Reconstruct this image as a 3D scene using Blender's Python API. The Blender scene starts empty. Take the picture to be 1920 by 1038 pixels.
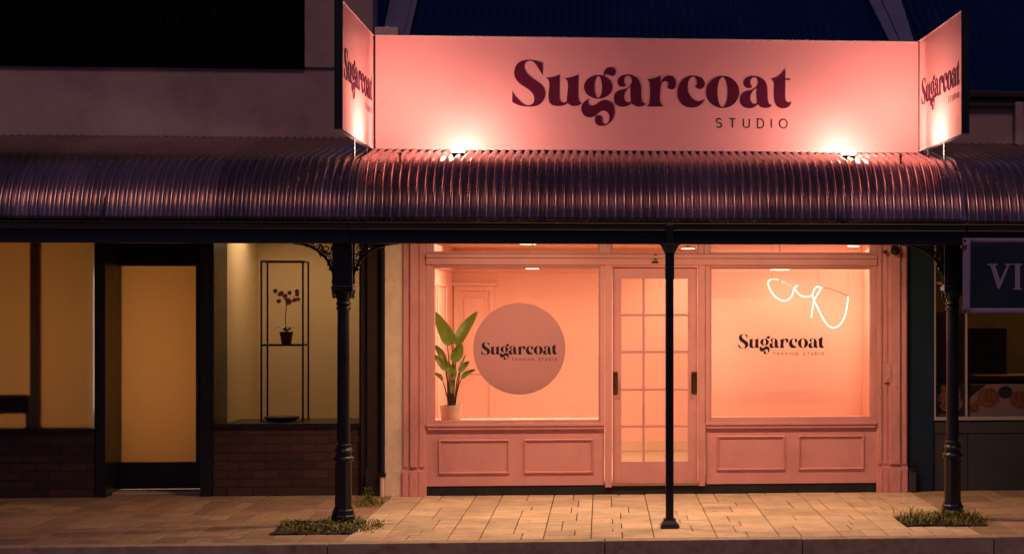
import bpy, bmesh, math, random
from mathutils import Vector, Matrix
R = math.radians
random.seed(7)
scn = bpy.context.scene
col = scn.collection

# ------------------------------------------------------------------ camera, world, sun, exposure
PHI = R(4.5); CY = -16.0; CZ = 1.75; F = 3200.0; PU = 1381.8; PV = 575.0
cam_d = bpy.data.cameras.new('camera'); cam = bpy.data.objects.new('camera', cam_d); col.objects.link(cam)
cam.location = (0, CY, CZ); cam.rotation_euler = (R(90), 0, -PHI)
cam_d.sensor_width = 36; cam_d.lens = F/1920*36
cam_d.shift_x = (960-PU)/1920; cam_d.shift_y = (PV-519)/1920
cam_d.clip_start = 0.1; cam_d.clip_end = 500
scn.camera = cam

w = bpy.data.worlds.new('World'); scn.world = w; w.use_nodes = True
nt = w.node_tree; bg = nt.nodes['Background']
sky = nt.nodes.new('ShaderNodeTexSky'); sky.sky_type = 'NISHITA'; sky.sun_disc = False
sky.sun_elevation = R(0.0); sky.sun_rotation = R(200); sky.ozone_density = 6.0
nt.links.new(sky.outputs[0], bg.inputs[0]); bg.inputs[1].default_value = 0.26

sd = bpy.data.lights.new('sun', 'SUN'); so = bpy.data.objects.new('sun', sd); col.objects.link(so)
sd.energy = 0.50; sd.angle = R(18); sd.color = (1.0, 0.56, 0.42)
so.rotation_euler = (R(44), 0, R(7))
scn.view_settings.view_transform = 'Standard'; scn.view_settings.look = 'None'
scn.view_settings.exposure = 0.0; scn.view_settings.gamma = 1.0
scn.cycles.max_bounces = 8; scn.cycles.transparent_max_bounces = 12
scn.cycles.use_denoising = True
scn.cycles.sample_clamp_indirect = 6.0

def at(u, v, Y):
    a = (u-PU)/F; b = (PV-v)/F
    fx, fy = math.sin(PHI), math.cos(PHI); rx, ry = math.cos(PHI), -math.sin(PHI)
    dx, dy = fx+rx*a, fy+ry*a
    t = (Y-CY)/dy
    return Vector((dx*t, Y, CZ+b*t))
def ax(u, Y): return at(u, PV, Y).x
def az(v, Y, u=1130): return at(u, v, Y).z

# ------------------------------------------------------------------ materials
def mat(name, base, rough=0.6, metal=0.0, var=0.12, scale=6.0, bump=0.0, bscale=40.0, spec=0.4, coat=0.0, emis=None, estr=0.0, dirt=0.0, chips=None, stretch=(1, 1, 1)):
    m = bpy.data.materials.new(name); m.use_nodes = True
    n = m.node_tree.nodes; l = m.node_tree.links; p = n['Principled BSDF']
    p.inputs['Roughness'].default_value = rough; p.inputs['Metallic'].default_value = metal
    p.inputs['Specular IOR Level'].default_value = spec
    p.inputs['Coat Weight'].default_value = coat
    tc = n.new('ShaderNodeTexCoord'); mp = n.new('ShaderNodeMapping'); mp.inputs['Scale'].default_value = stretch
    l.new(tc.outputs['Object'], mp.inputs[0])
    no = n.new('ShaderNodeTexNoise'); no.inputs['Scale'].default_value = scale; no.inputs['Detail'].default_value = 8
    no.inputs['Roughness'].default_value = 0.62
    l.new(mp.outputs[0], no.inputs['Vector'])
    cr = n.new('ShaderNodeValToRGB')
    a = [max(0, c*(1-var)) for c in base]; b = [min(1, c*(1+var)) for c in base]
    cr.color_ramp.elements[0].position = 0.3; cr.color_ramp.elements[0].color = (*a, 1)
    cr.color_ramp.elements[1].position = 0.7; cr.color_ramp.elements[1].color = (*b, 1)
    l.new(no.outputs['Fac'], cr.inputs[0])
    out = cr.outputs[0]
    if dirt > 0:
        n2 = n.new('ShaderNodeTexNoise'); n2.inputs['Scale'].default_value = scale*0.6; n2.inputs['Detail'].default_value = 10
        n2.inputs['Roughness'].default_value = 0.75
        l.new(mp.outputs[0], n2.inputs['Vector'])
        c2 = n.new('ShaderNodeValToRGB'); c2.color_ramp.elements[0].position = 0.5; c2.color_ramp.elements[0].color = (1, 1, 1, 1)
        c2.color_ramp.elements[1].position = 0.72; k = 1-dirt; c2.color_ramp.elements[1].color = (k, k*0.97, k*0.93, 1)
        l.new(n2.outputs['Fac'], c2.inputs[0])
        mx = n.new('ShaderNodeMix'); mx.data_type = 'RGBA'; mx.blend_type = 'MULTIPLY'; mx.inputs[0].default_value = 1
        l.new(out, mx.inputs[6]); l.new(c2.outputs[0], mx.inputs[7]); out = mx.outputs[2]
    if chips:
        n4 = n.new('ShaderNodeTexNoise'); n4.inputs['Scale'].default_value = chips[0]; n4.inputs['Detail'].default_value = 9; n4.inputs['Roughness'].default_value = 0.55
        l.new(mp.outputs[0], n4.inputs['Vector'])
        c4 = n.new('ShaderNodeValToRGB'); c4.color_ramp.interpolation = 'CONSTANT'; c4.color_ramp.elements[0].color = (0, 0, 0, 1); c4.color_ramp.elements[1].position = chips[1]; c4.color_ramp.elements[1].color = (1, 1, 1, 1)
        l.new(n4.outputs['Fac'], c4.inputs[0])
        m4 = n.new('ShaderNodeMix'); m4.data_type = 'RGBA'; l.new(c4.outputs[0], m4.inputs[0]); l.new(out, m4.inputs[6]); m4.inputs[7].default_value = (*chips[2], 1); out = m4.outputs[2]
    l.new(out, p.inputs['Base Color'])
    # roughness variation
    mr = n.new('ShaderNodeMapRange'); mr.inputs[3].default_value = max(0.03, rough-0.08); mr.inputs[4].default_value = min(1, rough+0.1)
    l.new(no.outputs['Fac'], mr.inputs[0]); l.new(mr.outputs[0], p.inputs['Roughness'])
    if bump > 0:
        nb = n.new('ShaderNodeTexNoise'); nb.inputs['Scale'].default_value = bscale; nb.inputs['Detail'].default_value = 6
        l.new(mp.outputs[0], nb.inputs['Vector'])
        bp = n.new('ShaderNodeBump'); bp.inputs['Strength'].default_value = bump; bp.inputs['Distance'].default_value = 0.01
        l.new(nb.outputs['Fac'], bp.inputs['Height']); l.new(bp.outputs[0], p.inputs['Normal'])
    if emis:
        p.inputs['Emission Color'].default_value = (*emis, 1); p.inputs['Emission Strength'].default_value = estr
    return m

def glass(name, tint=(1, 1, 1), rough=0.0, refl=0.06):
    m = bpy.data.materials.new(name); m.use_nodes = True
    n = m.node_tree.nodes; l = m.node_tree.links; n.clear()
    o = n.new('ShaderNodeOutputMaterial'); mx = n.new('ShaderNodeMixShader')
    tr = n.new('ShaderNodeBsdfTransparent'); tr.inputs[0].default_value = (*tint, 1)
    gl = n.new('ShaderNodeBsdfGlossy'); gl.inputs['Roughness'].default_value = 0.02
    fr = n.new('ShaderNodeFresnel'); fr.inputs[0].default_value = 1.45
    l.new(fr.outputs[0], mx.inputs[0]); l.new(tr.outputs[0], mx.inputs[1]); l.new(gl.outputs[0], mx.inputs[2])
    l.new(mx.outputs[0], o.inputs[0])
    return m

def frosted(name, tint=(0.8, 0.75, 0.7), rough=0.35):
    m = bpy.data.materials.new(name); m.use_nodes = True
    n = m.node_tree.nodes; l = m.node_tree.links; p = n['Principled BSDF']
    p.inputs['Base Color'].default_value = (*tint, 1); p.inputs['Roughness'].default_value = rough
    p.inputs['Transmission Weight'].default_value = 1.0; p.inputs['IOR'].default_value = 1.15
    no = n.new('ShaderNodeTexNoise'); no.inputs['Scale'].default_value = 3
    mr = n.new('ShaderNodeMapRange'); mr.inputs[3].default_value = rough-0.05; mr.inputs[4].default_value = rough+0.05
    l.new(no.outputs['Fac'], mr.inputs[0]); l.new(mr.outputs[0], p.inputs['Roughness'])
    return m

def brick_mat(name, c1, c2, mortar, bw=0.23, bh=0.08, vertical=True):
    m = bpy.data.materials.new(name); m.use_nodes = True
    n = m.node_tree.nodes; l = m.node_tree.links; p = n['Principled BSDF']
    tc = n.new('ShaderNodeTexCoord'); sep = n.new('ShaderNodeSeparateXYZ'); cmb = n.new('ShaderNodeCombineXYZ')
    l.new(tc.outputs['Object'], sep.inputs[0]); l.new(sep.outputs[0], cmb.inputs[0]); l.new(sep.outputs[2], cmb.inputs[1])
    b = n.new('ShaderNodeTexBrick'); b.inputs['Scale'].default_value = 1.0
    b.inputs['Brick Width'].default_value = bw; b.inputs['Row Height'].default_value = bh; b.inputs['Mortar Size'].default_value = 0.006
    b.inputs['Color1'].default_value = (*c1, 1); b.inputs['Color2'].default_value = (*c2, 1); b.inputs['Mortar'].default_value = (*mortar, 1)
    l.new(cmb.outputs[0], b.inputs['Vector'])
    no = n.new('ShaderNodeTexNoise'); no.inputs['Scale'].default_value = 25; no.inputs['Detail'].default_value = 6
    l.new(tc.outputs['Object'], no.inputs['Vector'])
    mx = n.new('ShaderNodeMix'); mx.data_type = 'RGBA'; mx.blend_type = 'MULTIPLY'; mx.inputs[0].default_value = 0.6
    l.new(b.outputs['Color'], mx.inputs[6]); l.new(no.outputs['Color'], mx.inputs[7]); l.new(mx.outputs[2], p.inputs['Base Color'])
    bp = n.new('ShaderNodeBump'); bp.inputs['Strength'].default_value = 0.8; bp.inputs['Distance'].default_value = 0.01; bp.invert = True
    l.new(b.outputs['Fac'], bp.inputs['Height']); l.new(bp.outputs[0], p.inputs['Normal'])
    p.inputs['Roughness'].default_value = 0.7
    return m

PINK = (0.69, 0.285, 0.265)
M = {}
M['pink'] = mat('pink_paint', PINK, 0.42, var=0.07, scale=3, bump=0.12, bscale=24, dirt=0.16, chips=(34, 0.755, (0.34, 0.12, 0.10)))
M['pink_old'] = mat('pink_render', (0.70, 0.28, 0.255), 0.6, var=0.10, scale=7, bump=0.45, bscale=22, dirt=0.3, stretch=(1, 1, 0.4), chips=(26, 0.70, (0.30, 0.10, 0.08)))
M['pink_wall'] = mat('pink_inner_wall', (0.80, 0.43, 0.33), 0.75, var=0.03, scale=2)
M['ceiling'] = mat('inner_ceiling', (0.72, 0.50, 0.36), 0.8, var=0.03)
M['floor_in'] = mat('inner_floor', (0.50, 0.34, 0.22), 0.5, var=0.08, scale=4)
M['skirt'] = mat('skirting', (0.66, 0.44, 0.30), 0.5, var=0.04)
M['cream'] = mat('cream_render', (0.86, 0.60, 0.42), 0.75, var=0.10, scale=5, bump=0.3, bscale=30, dirt=0.25)
M['stone'] = mat('painted_render', (0.40, 0.265, 0.235), 0.8, var=0.10, scale=2.5, bump=0.35, bscale=25, dirt=0.3)
M['dark'] = mat('dark_paint', (0.010, 0.009, 0.009), 0.35, var=0.3, scale=8, bump=0.12, bscale=50)
M['brown'] = mat('dark_brown_paint', (0.028, 0.014, 0.009), 0.6, var=0.3, bump=0.2)
M['iron'] = mat('black_iron_paint', (0.011, 0.010, 0.010), 0.33, var=0.25, scale=10, bump=0.15, bscale=60, spec=0.4)
M['plinth'] = mat('plinth_black', (0.014, 0.011, 0.009), 0.6, var=0.5, scale=9, bump=0.3)
M['tin'] = mat('corrugated_metal', (0.44, 0.29, 0.28), 0.26, metal=0.8, var=0.2, scale=3.5, bump=0.06, bscale=60, dirt=0.3, stretch=(1.0, 0.35, 0.35))
def sheet_tone(m, wdt=0.765):
    n = m.node_tree.nodes; l = m.node_tree.links; p = n['Principled BSDF']
    tc = n.new('ShaderNodeTexCoord'); sp = n.new('ShaderNodeSeparateXYZ'); dv = n.new('ShaderNodeMath'); dv.operation = 'DIVIDE'; dv.inputs[1].default_value = wdt
    fl = n.new('ShaderNodeMath'); fl.operation = 'FLOOR'; wn = n.new('ShaderNodeTexWhiteNoise'); wn.noise_dimensions = '1D'
    l.new(tc.outputs['Object'], sp.inputs[0]); l.new(sp.outputs[0], dv.inputs[0]); l.new(dv.outputs[0], fl.inputs[0]); l.new(fl.outputs[0], wn.inputs['W'])
    mr = n.new('ShaderNodeMapRange'); mr.inputs[3].default_value = 0.72; mr.inputs[4].default_value = 1.1; l.new(wn.outputs['Value'], mr.inputs[0])
    src = p.inputs['Base Color'].links[0].from_socket
    mx = n.new('ShaderNodeMix'); mx.data_type = 'RGBA'; mx.blend_type = 'MULTIPLY'; mx.inputs[0].default_value = 1
    cb = n.new('ShaderNodeCombineColor'); [l.new(mr.outputs[0], cb.inputs[i]) for i in range(3)]
    l.new(src, mx.inputs[6]); l.new(cb.outputs[0], mx.inputs[7]); l.new(mx.outputs[2], p.inputs['Base Color'])
sheet_tone(M['tin'])
M['tin_roof'] = mat('blue_roof_metal', (0.014, 0.036, 0.105), 0.38, metal=0.6, var=0.15, scale=2, dirt=0.2)
M['cap'] = mat('roof_cap_metal', (0.17, 0.16, 0.25), 0.55, var=0.12, scale=3, dirt=0.2)
M['gutter'] = mat('dark_gutter', (0.035, 0.024, 0.018), 0.32, metal=0.3, var=0.3, bump=0.1)
M['sign'] = mat('pink_sign_face', (0.76, 0.25, 0.245), 0.36, var=0.03, scale=2, spec=0.5)
M['trim'] = mat('sign_edge_trim', (0.62, 0.36, 0.34), 0.4, metal=0.3, var=0.05)
M['maroon'] = mat('maroon_vinyl', (0.085, 0.002, 0.020), 0.7, var=0.15, scale=5, spec=0.15)
M['letter_dark'] = mat('dark_lettering', (0.03, 0.006, 0.006), 0.5, var=0.1)
M['plum'] = mat('plum_vinyl', (0.006, 0.002, 0.003), 0.6, var=0.1)
M['paver'] = None
M['kerb'] = mat('kerb_stone', (0.44, 0.29, 0.19), 0.8, var=0.2, scale=9, bump=0.8, bscale=18, dirt=0.45)
M['kerb_face'] = mat('kerb_face_stone', (0.15, 0.10, 0.08), 0.85, var=0.3, scale=6, bump=0.6, bscale=30, dirt=0.4)
M['asphalt'] = mat('asphalt', (0.05, 0.045, 0.042), 0.85, var=0.25, scale=30, bump=0.6, bscale=120)
M['grout'] = mat('paver_joint', (0.06, 0.035, 0.022), 0.9, var=0.3, scale=20)
M['brass'] = mat('aged_brass', (0.16, 0.085, 0.03), 0.35, metal=0.8, var=0.3)
M['wood'] = mat('threshold_timber', (0.34, 0.17, 0.07), 0.55, var=0.25, scale=8, stretch=(1, 8, 8))
M['pot'] = mat('cream_pot', (0.82, 0.72, 0.58), 0.5, var=0.04)
M['leaf'] = mat('green_leaf', (0.16, 0.25, 0.02), 0.38, var=0.3, scale=12, spec=0.5)
M['stem'] = mat('plant_stem', (0.075, 0.055, 0.02), 0.5, var=0.2)
M['soil'] = mat('soil', (0.035, 0.022, 0.014), 0.95, var=0.4, scale=20, bump=0.8, bscale=50)
M['grass'] = mat('grass_blades', (0.19, 0.16, 0.022), 0.6, var=0.8, scale=22)
M['navy'] = mat('navy_paint', (0.006, 0.018, 0.034), 0.5, var=0.2, scale=4, bump=0.15, dirt=0.2)
M['charcoal'] = mat('charcoal_board', (0.045, 0.036, 0.034), 0.65, var=0.15, scale=3, bump=0.2)
M['white'] = mat('white_frame', (0.34, 0.26, 0.26), 0.5, var=0.06)
M['banner'] = mat('teal_banner', (0.004, 0.019, 0.027), 0.7, var=0.15, scale=3)
M['hem'] = mat('banner_hem', (0.33, 0.26, 0.36), 0.65, var=0.08, scale=8)
M['brick'] = brick_mat('dark_red_brick', (0.13, 0.040, 0.020), (0.07, 0.022, 0.013), (0.035, 0.018, 0.011))
M['amber_wall'] = mat('cream_room_wall', (0.62, 0.46, 0.28), 0.8, var=0.05, scale=2)
M['curtain'] = mat('linen_blind', (0.66, 0.52, 0.36), 0.85, var=0.05, scale=3, stretch=(8, 1, 0.2))
M['glass'] = glass('clear_glass', (0.97, 0.95, 0.93))
M['glass_side'] = glass('grey_glass', (0.62, 0.58, 0.52))
M['frost'] = frosted('frosted_glass')
M['orchid'] = mat('orchid_petal', (0.70, 0.30, 0.40), 0.6, var=0.15)
M['housing'] = mat('lamp_housing', (0.10, 0.055, 0.035), 0.4, metal=0.5)
M['steel'] = mat('grey_steel', (0.10, 0.09, 0.085), 0.45, metal=0.6, var=0.15)
M['dim_panel'] = mat('black_sign_panel', (0.0022, 0.002, 0.002), 0.95, var=0.5, scale=1.5, spec=0.05)
M['dim_text'] = mat('faded_sign_writing', (0.012, 0.006, 0.006), 0.9, var=0.5, scale=6, spec=0.1)
def emitter(name, c, s):
    m = bpy.data.materials.new(name); m.use_nodes = True
    p = m.node_tree.nodes['Principled BSDF']; p.inputs['Base Color'].default_value = (*c, 1)
    p.inputs['Emission Color'].default_value = (*c, 1); p.inputs['Emission Strength'].default_value = s
    return m
M['neon'] = emitter('neon_tube_glow', (1.0, 0.72, 0.58), 3.2)
M['neon_dim'] = mat('neon_tube_dim', (0.75, 0.45, 0.32), 0.3, emis=(1, 0.55, 0.35), estr=0.5)
M['neon_off'] = mat('neon_cable', (0.16, 0.06, 0.035), 0.5)
M['lens'] = emitter('floodlight_lens', (1.0, 0.80, 0.5), 40.0)
M['disc'] = emitter('downlight_disc', (1.0, 0.80, 0.58), 3.5)
M['tube'] = emitter('batten_tube', (1.0, 0.62, 0.38), 2.0)

def paver_mat(name, c, spread):
    m = bpy.data.materials.new(name); m.use_nodes = True
    n = m.node_tree.nodes; l = m.node_tree.links; p = n['Principled BSDF']
    at_ = n.new('ShaderNodeAttribute'); at_.attribute_name = 'tone'
    tc = n.new('ShaderNodeTexCoord')
    no = n.new('ShaderNodeTexNoise'); no.inputs['Scale'].default_value = 7; no.inputs['Detail'].default_value = 9; no.inputs['Roughness'].default_value = 0.7
    l.new(tc.outputs['Object'], no.inputs['Vector'])
    cr = n.new('ShaderNodeValToRGB')
    cr.color_ramp.elements[0].position = 0.30; cr.color_ramp.elements[0].color = (c[0]*0.84, c[1]*0.81, c[2]*0.77, 1)
    cr.color_ramp.elements[1].position = 0.62; cr.color_ramp.elements[1].color = (c[0]*1.1, c[1]*1.1, c[2]*1.1, 1)
    l.new(no.outputs['Fac'], cr.inputs[0])
    mx = n.new('ShaderNodeMix'); mx.data_type = 'RGBA'; mx.blend_type = 'MULTIPLY'; mx.inputs[0].default_value = spread
    l.new(cr.outputs[0], mx.inputs[6]); l.new(at_.outputs['Color'], mx.inputs[7])
    n3 = n.new('ShaderNodeTexNoise'); n3.inputs['Scale'].default_value = 2.2; n3.inputs['Detail'].default_value = 7; n3.inputs['Roughness'].default_value = 0.7
    l.new(tc.outputs['Object'], n3.inputs['Vector'])
    c3 = n.new('ShaderNodeValToRGB'); c3.color_ramp.elements[0].position = 0.46; c3.color_ramp.elements[0].color = (1, 1, 1, 1)
    c3.color_ramp.elements[1].position = 0.75; c3.color_ramp.elements[1].color = (0.66, 0.61, 0.56, 1); l.new(n3.outputs['Fac'], c3.inputs[0])
    m2 = n.new('ShaderNodeMix'); m2.data_type = 'RGBA'; m2.blend_type = 'MULTIPLY'; m2.inputs[0].default_value = 1
    l.new(mx.outputs[2], m2.inputs[6]); l.new(c3.outputs[0], m2.inputs[7])
    vo = n.new('ShaderNodeTexVoronoi'); vo.inputs['Scale'].default_value = 3.4; l.new(tc.outputs['Object'], vo.inputs['Vector'])
    c5 = n.new('ShaderNodeValToRGB'); c5.color_ramp.elements[0].position = 0.055; c5.color_ramp.elements[0].color = (0.42, 0.36, 0.32, 1); c5.color_ramp.elements[1].position = 0.075; c5.color_ramp.elements[1].color = (1, 1, 1, 1)
    l.new(vo.outputs['Distance'], c5.inputs[0])
    m5 = n.new('ShaderNodeMix'); m5.data_type = 'RGBA'; m5.blend_type = 'MULTIPLY'; m5.inputs[0].default_value = 0.8
    l.new(m2.outputs[2], m5.inputs[6]); l.new(c5.outputs[0], m5.inputs[7]); l.new(m5.outputs[2], p.inputs['Base Color'])
    nb = n.new('ShaderNodeTexNoise'); nb.inputs['Scale'].default_value = 60; nb.inputs['Detail'].default_value = 5
    l.new(tc.outputs['Object'], nb.inputs['Vector'])
    bp = n.new('ShaderNodeBump'); bp.inputs['Strength'].default_value = 0.35; bp.inputs['Distance'].default_value = 0.006
    l.new(nb.outputs['Fac'], bp.inputs['Height']); l.new(bp.outputs[0], p.inputs['Normal'])
    p.inputs['Roughness'].default_value = 0.72
    return m
M['paver'] = paver_mat('sandstone_paver', (0.74, 0.52, 0.35), 0.55)
M['paver_red'] = paver_mat('brown_paver', (0.47, 0.30, 0.19), 0.8)

# ------------------------------------------------------------------ mesh helpers
class MB:
    def __init__(self): self.bm = bmesh.new()
    def poly(self, pts):
        return self.bm.faces.new([self.bm.verts.new(p) for p in pts])
    def box(self, x0, x1, y0, y1, z0, z1, bev=0.0):
        if x0 > x1: x0, x1 = x1, x0
        if y0 > y1: y0, y1 = y1, y0
        if z0 > z1: z0, z1 = z1, z0
        vs = [self.bm.verts.new(p) for p in ((x0,y0,z0),(x1,y0,z0),(x1,y1,z0),(x0,y1,z0),(x0,y0,z1),(x1,y0,z1),(x1,y1,z1),(x0,y1,z1))]
        fs = [self.bm.faces.new([vs[i] for i in q]) for q in ((3,2,1,0),(4,5,6,7),(0,1,5,4),(1,2,6,5),(2,3,7,6),(3,0,4,7))]
        if bev > 0:
            es = list({e for f in fs for e in f.edges})
            bmesh.ops.bevel(self.bm, geom=es, offset=bev, segments=2, affect='EDGES', profile=0.6)
        return self
    def hexa(self, a, b):      # two quads of 4 points each, joined
        va = [self.bm.verts.new(p) for p in a]; vb = [self.bm.verts.new(p) for p in b]
        self.bm.faces.new(va[::-1]); self.bm.faces.new(vb)
        for i in range(4):
            j = (i+1) % 4; self.bm.faces.new([va[i], va[j], vb[j], vb[i]])
        return self
    def lathe(self, prof, c, seg=16, rot=0.0):
        rings = []
        for r, z in prof:
            rings.append([self.bm.verts.new((c[0]+r*math.cos(rot+2*math.pi*i/seg), c[1]+r*math.sin(rot+2*math.pi*i/seg), c[2]+z)) for i in range(seg)])
        for a, b in zip(rings, rings[1:]):
            for i in range(seg):
                j = (i+1) % seg; self.bm.faces.new([a[i], a[j], b[j], b[i]])
        self.bm.faces.new(rings[0][::-1]); self.bm.faces.new(rings[-1])
        return self
    def tube(self, pts, r, seg=8, cap=True):
        pts = [Vector(p) for p in pts]; n = len(pts); rings = []
        rr = r if isinstance(r, (list, tuple)) else [r]*n
        prev = None
        for i, p in enumerate(pts):
            t = (pts[min(i+1, n-1)]-pts[max(i-1, 0)])
            if t.length < 1e-9: t = Vector((0, 0, 1))
            t.normalize()
            if prev is None:
                a = Vector((0, 1, 0)) if abs(t.y) < 0.9 else Vector((1, 0, 0))
                u = t.cross(a).normalized()
            else:
                u = (prev - t*prev.dot(t)).normalized()
            prev = u; v = t.cross(u)
            rings.append([self.bm.verts.new(p+(u*math.cos(2*math.pi*k/seg)+v*math.sin(2*math.pi*k/seg))*rr[i]) for k in range(seg)])
        for a, b in zip(rings, rings[1:]):
            for k in range(seg):
                j = (k+1) % seg; self.bm.faces.new([a[k], a[j], b[j], b[k]])
        if cap:
            self.bm.faces.new(rings[0][::-1]); self.bm.faces.new(rings[-1])
        return self
    def build(self, name, m, parent=None, org=None, smooth=False, label=None, mats=None):
        L = base(parent) if parent else (Vector(org) if org is not None else Vector((0, 0, 0)))
        if L.length: bmesh.ops.translate(self.bm, verts=self.bm.verts, vec=-L)
        bmesh.ops.recalc_face_normals(self.bm, faces=self.bm.faces)
        me = bpy.data.meshes.new(name); self.bm.to_mesh(me); self.bm.free()
        for mm in (mats or [m]): me.materials.append(mm)
        if smooth:
            for f in me.polygons: f.use_smooth = True
            try: me.set_sharp_from_angle(angle=R(38))
            except Exception: pass
        o = bpy.data.objects.new(name, me); col.objects.link(o)
        if parent: o.parent = parent
        else: o.location = L
        if label: o['label'] = label
        return o
def base(o):
    L = Vector((0, 0, 0))
    while o is not None:
        L = L+Vector(o.location); o = o.parent
    return L
def thing(name, label, cat, loc=(0, 0, 0), group=None):
    o = bpy.data.objects.new(name, None); col.objects.link(o); o.location = loc
    o.empty_display_size = 0.1; o['label'] = label; o['category'] = cat
    if group: o['group'] = group
    return o
def tag(o, label, cat, group=None):
    o['label'] = label; o['category'] = cat
    if group: o['group'] = group
    return o
def struct(o, label=None):
    o['kind'] = 'structure'
    if label: o['label'] = label
    return o
def lamp(name, kind, loc, energy, color, parent=None, rot=(0, 0, 0), **kw):
    d = bpy.data.lights.new(name, kind); d.energy = energy; d.color = color
    for k, v in kw.items(): setattr(d, k, v)
    o = bpy.data.objects.new(name, d); col.objects.link(o)
    if parent: o.parent = parent; o.location = Vector(loc)-base(parent)
    else: o.location = loc
    o.rotation_euler = rot
    return o
def copy_tree(o, parent=None, loc=None):
    c = o.copy(); col.objects.link(c); c.parent = parent
    if loc is not None: c.location = loc
    for ch in list(o.children): copy_tree(ch, c)
    return c

# ------------------------------------------------------------------ lettering
def cr_path(pts):
    """closed outline; a point flagged 'c' is a corner, the others are passed smoothly"""
    n = len(pts); P = [Vector((p[0], p[1])) for p in pts]; C = [len(p) > 2 for p in pts]
    out = []
    for i in range(n):
        j = (i+1) % n; p1, p2 = P[i], P[j]
        p0 = P[i-1] if not C[i] else p1*2-p2
        p3 = P[(j+1) % n] if not C[j] else p2*2-p1
        d1 = max((p2-p1).length, 1e-6)
        def tg(a, b, c_):
            d0 = max((b-a).length, 1e-6)**0.5; d2 = max((c_-b).length, 1e-6)**0.5
            return ((b-a)/d0 - (c_-a)/(d0+d2) + (c_-b)/d2)
        m1 = (p2-p1) if C[i] else tg(p0, p1, p2)*d1**0.5
        m2 = (p2-p1) if C[j] else tg(p1, p2, p3)*d1**0.5
        if C[i] and not C[j]: m1 = (p2-p1)*1.5-m2*0.5
        if C[j] and not C[i]: m2 = (p2-p1)*1.5-m1*0.5
        k = 6
        for s in range(k):
            t = s/k; t2 = t*t; t3 = t2*t
            out.append(p1*(2*t3-3*t2+1)+m1*(t3-2*t2+t)+p2*(-2*t3+3*t2)+m2*(t3-t2))
    return out
def ell(cx, cy, rx, ry, n=40): return [Vector((cx+rx*math.cos(2*math.pi*i/n), cy+ry*math.sin(2*math.pi*i/n))) for i in range(n)]
c = 'c'
G1 = {}  # glyph outlines in enlarged-photo units, with their horizontal offset
S_ = cr_path([(470,132,c),(466,285,c),(430,225),(390,160),(350,115),(305,98),(262,110),(236,145),(230,185),(242,225),(275,275),(330,325),(400,372),(455,415),(488,465),(500,525),(488,585),(455,640),(405,675),(340,690),(280,692),(200,685),(130,663),(72,630,c),(73,485,c),(102,540),(150,595),(205,648),(255,674),(300,674),(340,650),(357,612),(355,565),(330,515),(280,468),(215,425),(160,385),(120,335),(98,275),(102,215),(130,150),(180,110),(240,93),(300,90),(370,100),(430,118)])
u_ = cr_path([(512,318,c),(560,318),(620,303),(660,290),(690,272,c),(685,350),(684,460),(684,570),(690,605),(710,632),(740,642),(781,627,c),(781,600),(785,540),(794,460),(794,400),(785,355),(752,325,c),(800,321),(870,303),(932,275,c),(927,350),(926,460),(926,560),(932,605),(945,632),(972,645,c),(950,668),(910,683),(860,685),(820,670),(790,645,c),(760,668),(710,683),(650,684),(600,675),(560,645),(543,590),(541,540),(550,460),(553,380),(540,345)])
ear = cr_path([(1255,297,c),(1262,245),(1285,205),(1320,187),(1352,183),(1390,192),(1413,225),(1412,262),(1395,289),(1365,296),(1330,285),(1300,277),(1275,283)])
tail = cr_path([(1087,590,c),(1062,610),(1057,642),(1072,670),(1105,680),(1150,665),(1200,632),(1240,612),(1290,608),(1345,630),(1385,675),(1399,740),(1392,800),(1367,860),(1320,910),(1270,938),(1215,942),(1170,925),(1145,885),(1145,840),(1165,810),(1200,803),(1230,820),(1240,850),(1238,885),(1255,912),(1285,918),(1315,895),(1333,850),(1330,800),(1305,762),(1265,745),(1220,755),(1175,790),(1130,820),(1070,832),(1010,810),(975,760),(968,710),(985,655),(1030,612)])
a_o = cr_path([(302,418,c),(280,431),(250,437),(215,422),(192,385),(195,345),(225,305),(270,285),(330,278),(390,290),(450,325),(485,380),(498,440),(500,520),(506,600),(523,637),(557,655,c),(530,680),(480,692),(430,685),(395,665),(372,640,c),(345,670),(300,690),(245,694),(190,678),(155,640),(145,590),(155,530),(195,490),(250,470),(305,455),(342,430),(368,400),(378,360),(370,320),(348,298),(322,293),(295,305),(278,340),(280,380)])
a_i = cr_path([(364,425,c),(320,460),(288,510),(277,560),(287,605),(312,634),(345,638),(368,625,c),(362,560),(360,490)])
r_ = cr_path([(583,335,c),(640,332),(700,315),(753,285,c),(749,340),(753,392,c),(775,340),(812,305),(865,290),(915,305),(945,345),(951,400),(936,450),(900,468),(865,462),(836,440,c),(850,418),(850,388),(835,368),(805,362),(775,378),(755,422),(747,500),(742,580),(748,632),(785,692,c),(570,692,c),(600,655),(610,590),(615,500),(612,420),(605,370)])
c_ = cr_path([(1204,436,c),(1227,455),(1260,465),(1300,450),(1325,410),(1320,365),(1290,325),(1240,302),(1170,293),(1095,307),(1030,350),(985,420),(970,500),(980,580),(1020,650),(1080,692),(1160,705),(1235,690),(1290,650),(1330,590,c),(1290,615),(1240,622),(1190,605),(1140,555),(1110,490),(1105,420),(1115,360),(1140,320),(1175,305),(1205,318),(1222,350),(1224,395)])
t_ = cr_path([(1003,332,c),(1070,316),(1130,275),(1165,237),(1196,200,c),(1193,332,c),(1257,332,c),(1257,347,c),(1193,347,c),(1193,460),(1193,560),(1199,608),(1219,632),(1245,640),(1273,630,c),(1255,675),(1215,705),(1160,715),(1105,700),(1065,655),(1050,590),(1048,480),(1045,385),(1030,352)])
Z = 6.92
def tr(path, offx, dx=0, dy=0): return [((p.x+dx)/Z+offx, (p.y+dy)/Z+100) for p in path]
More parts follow.
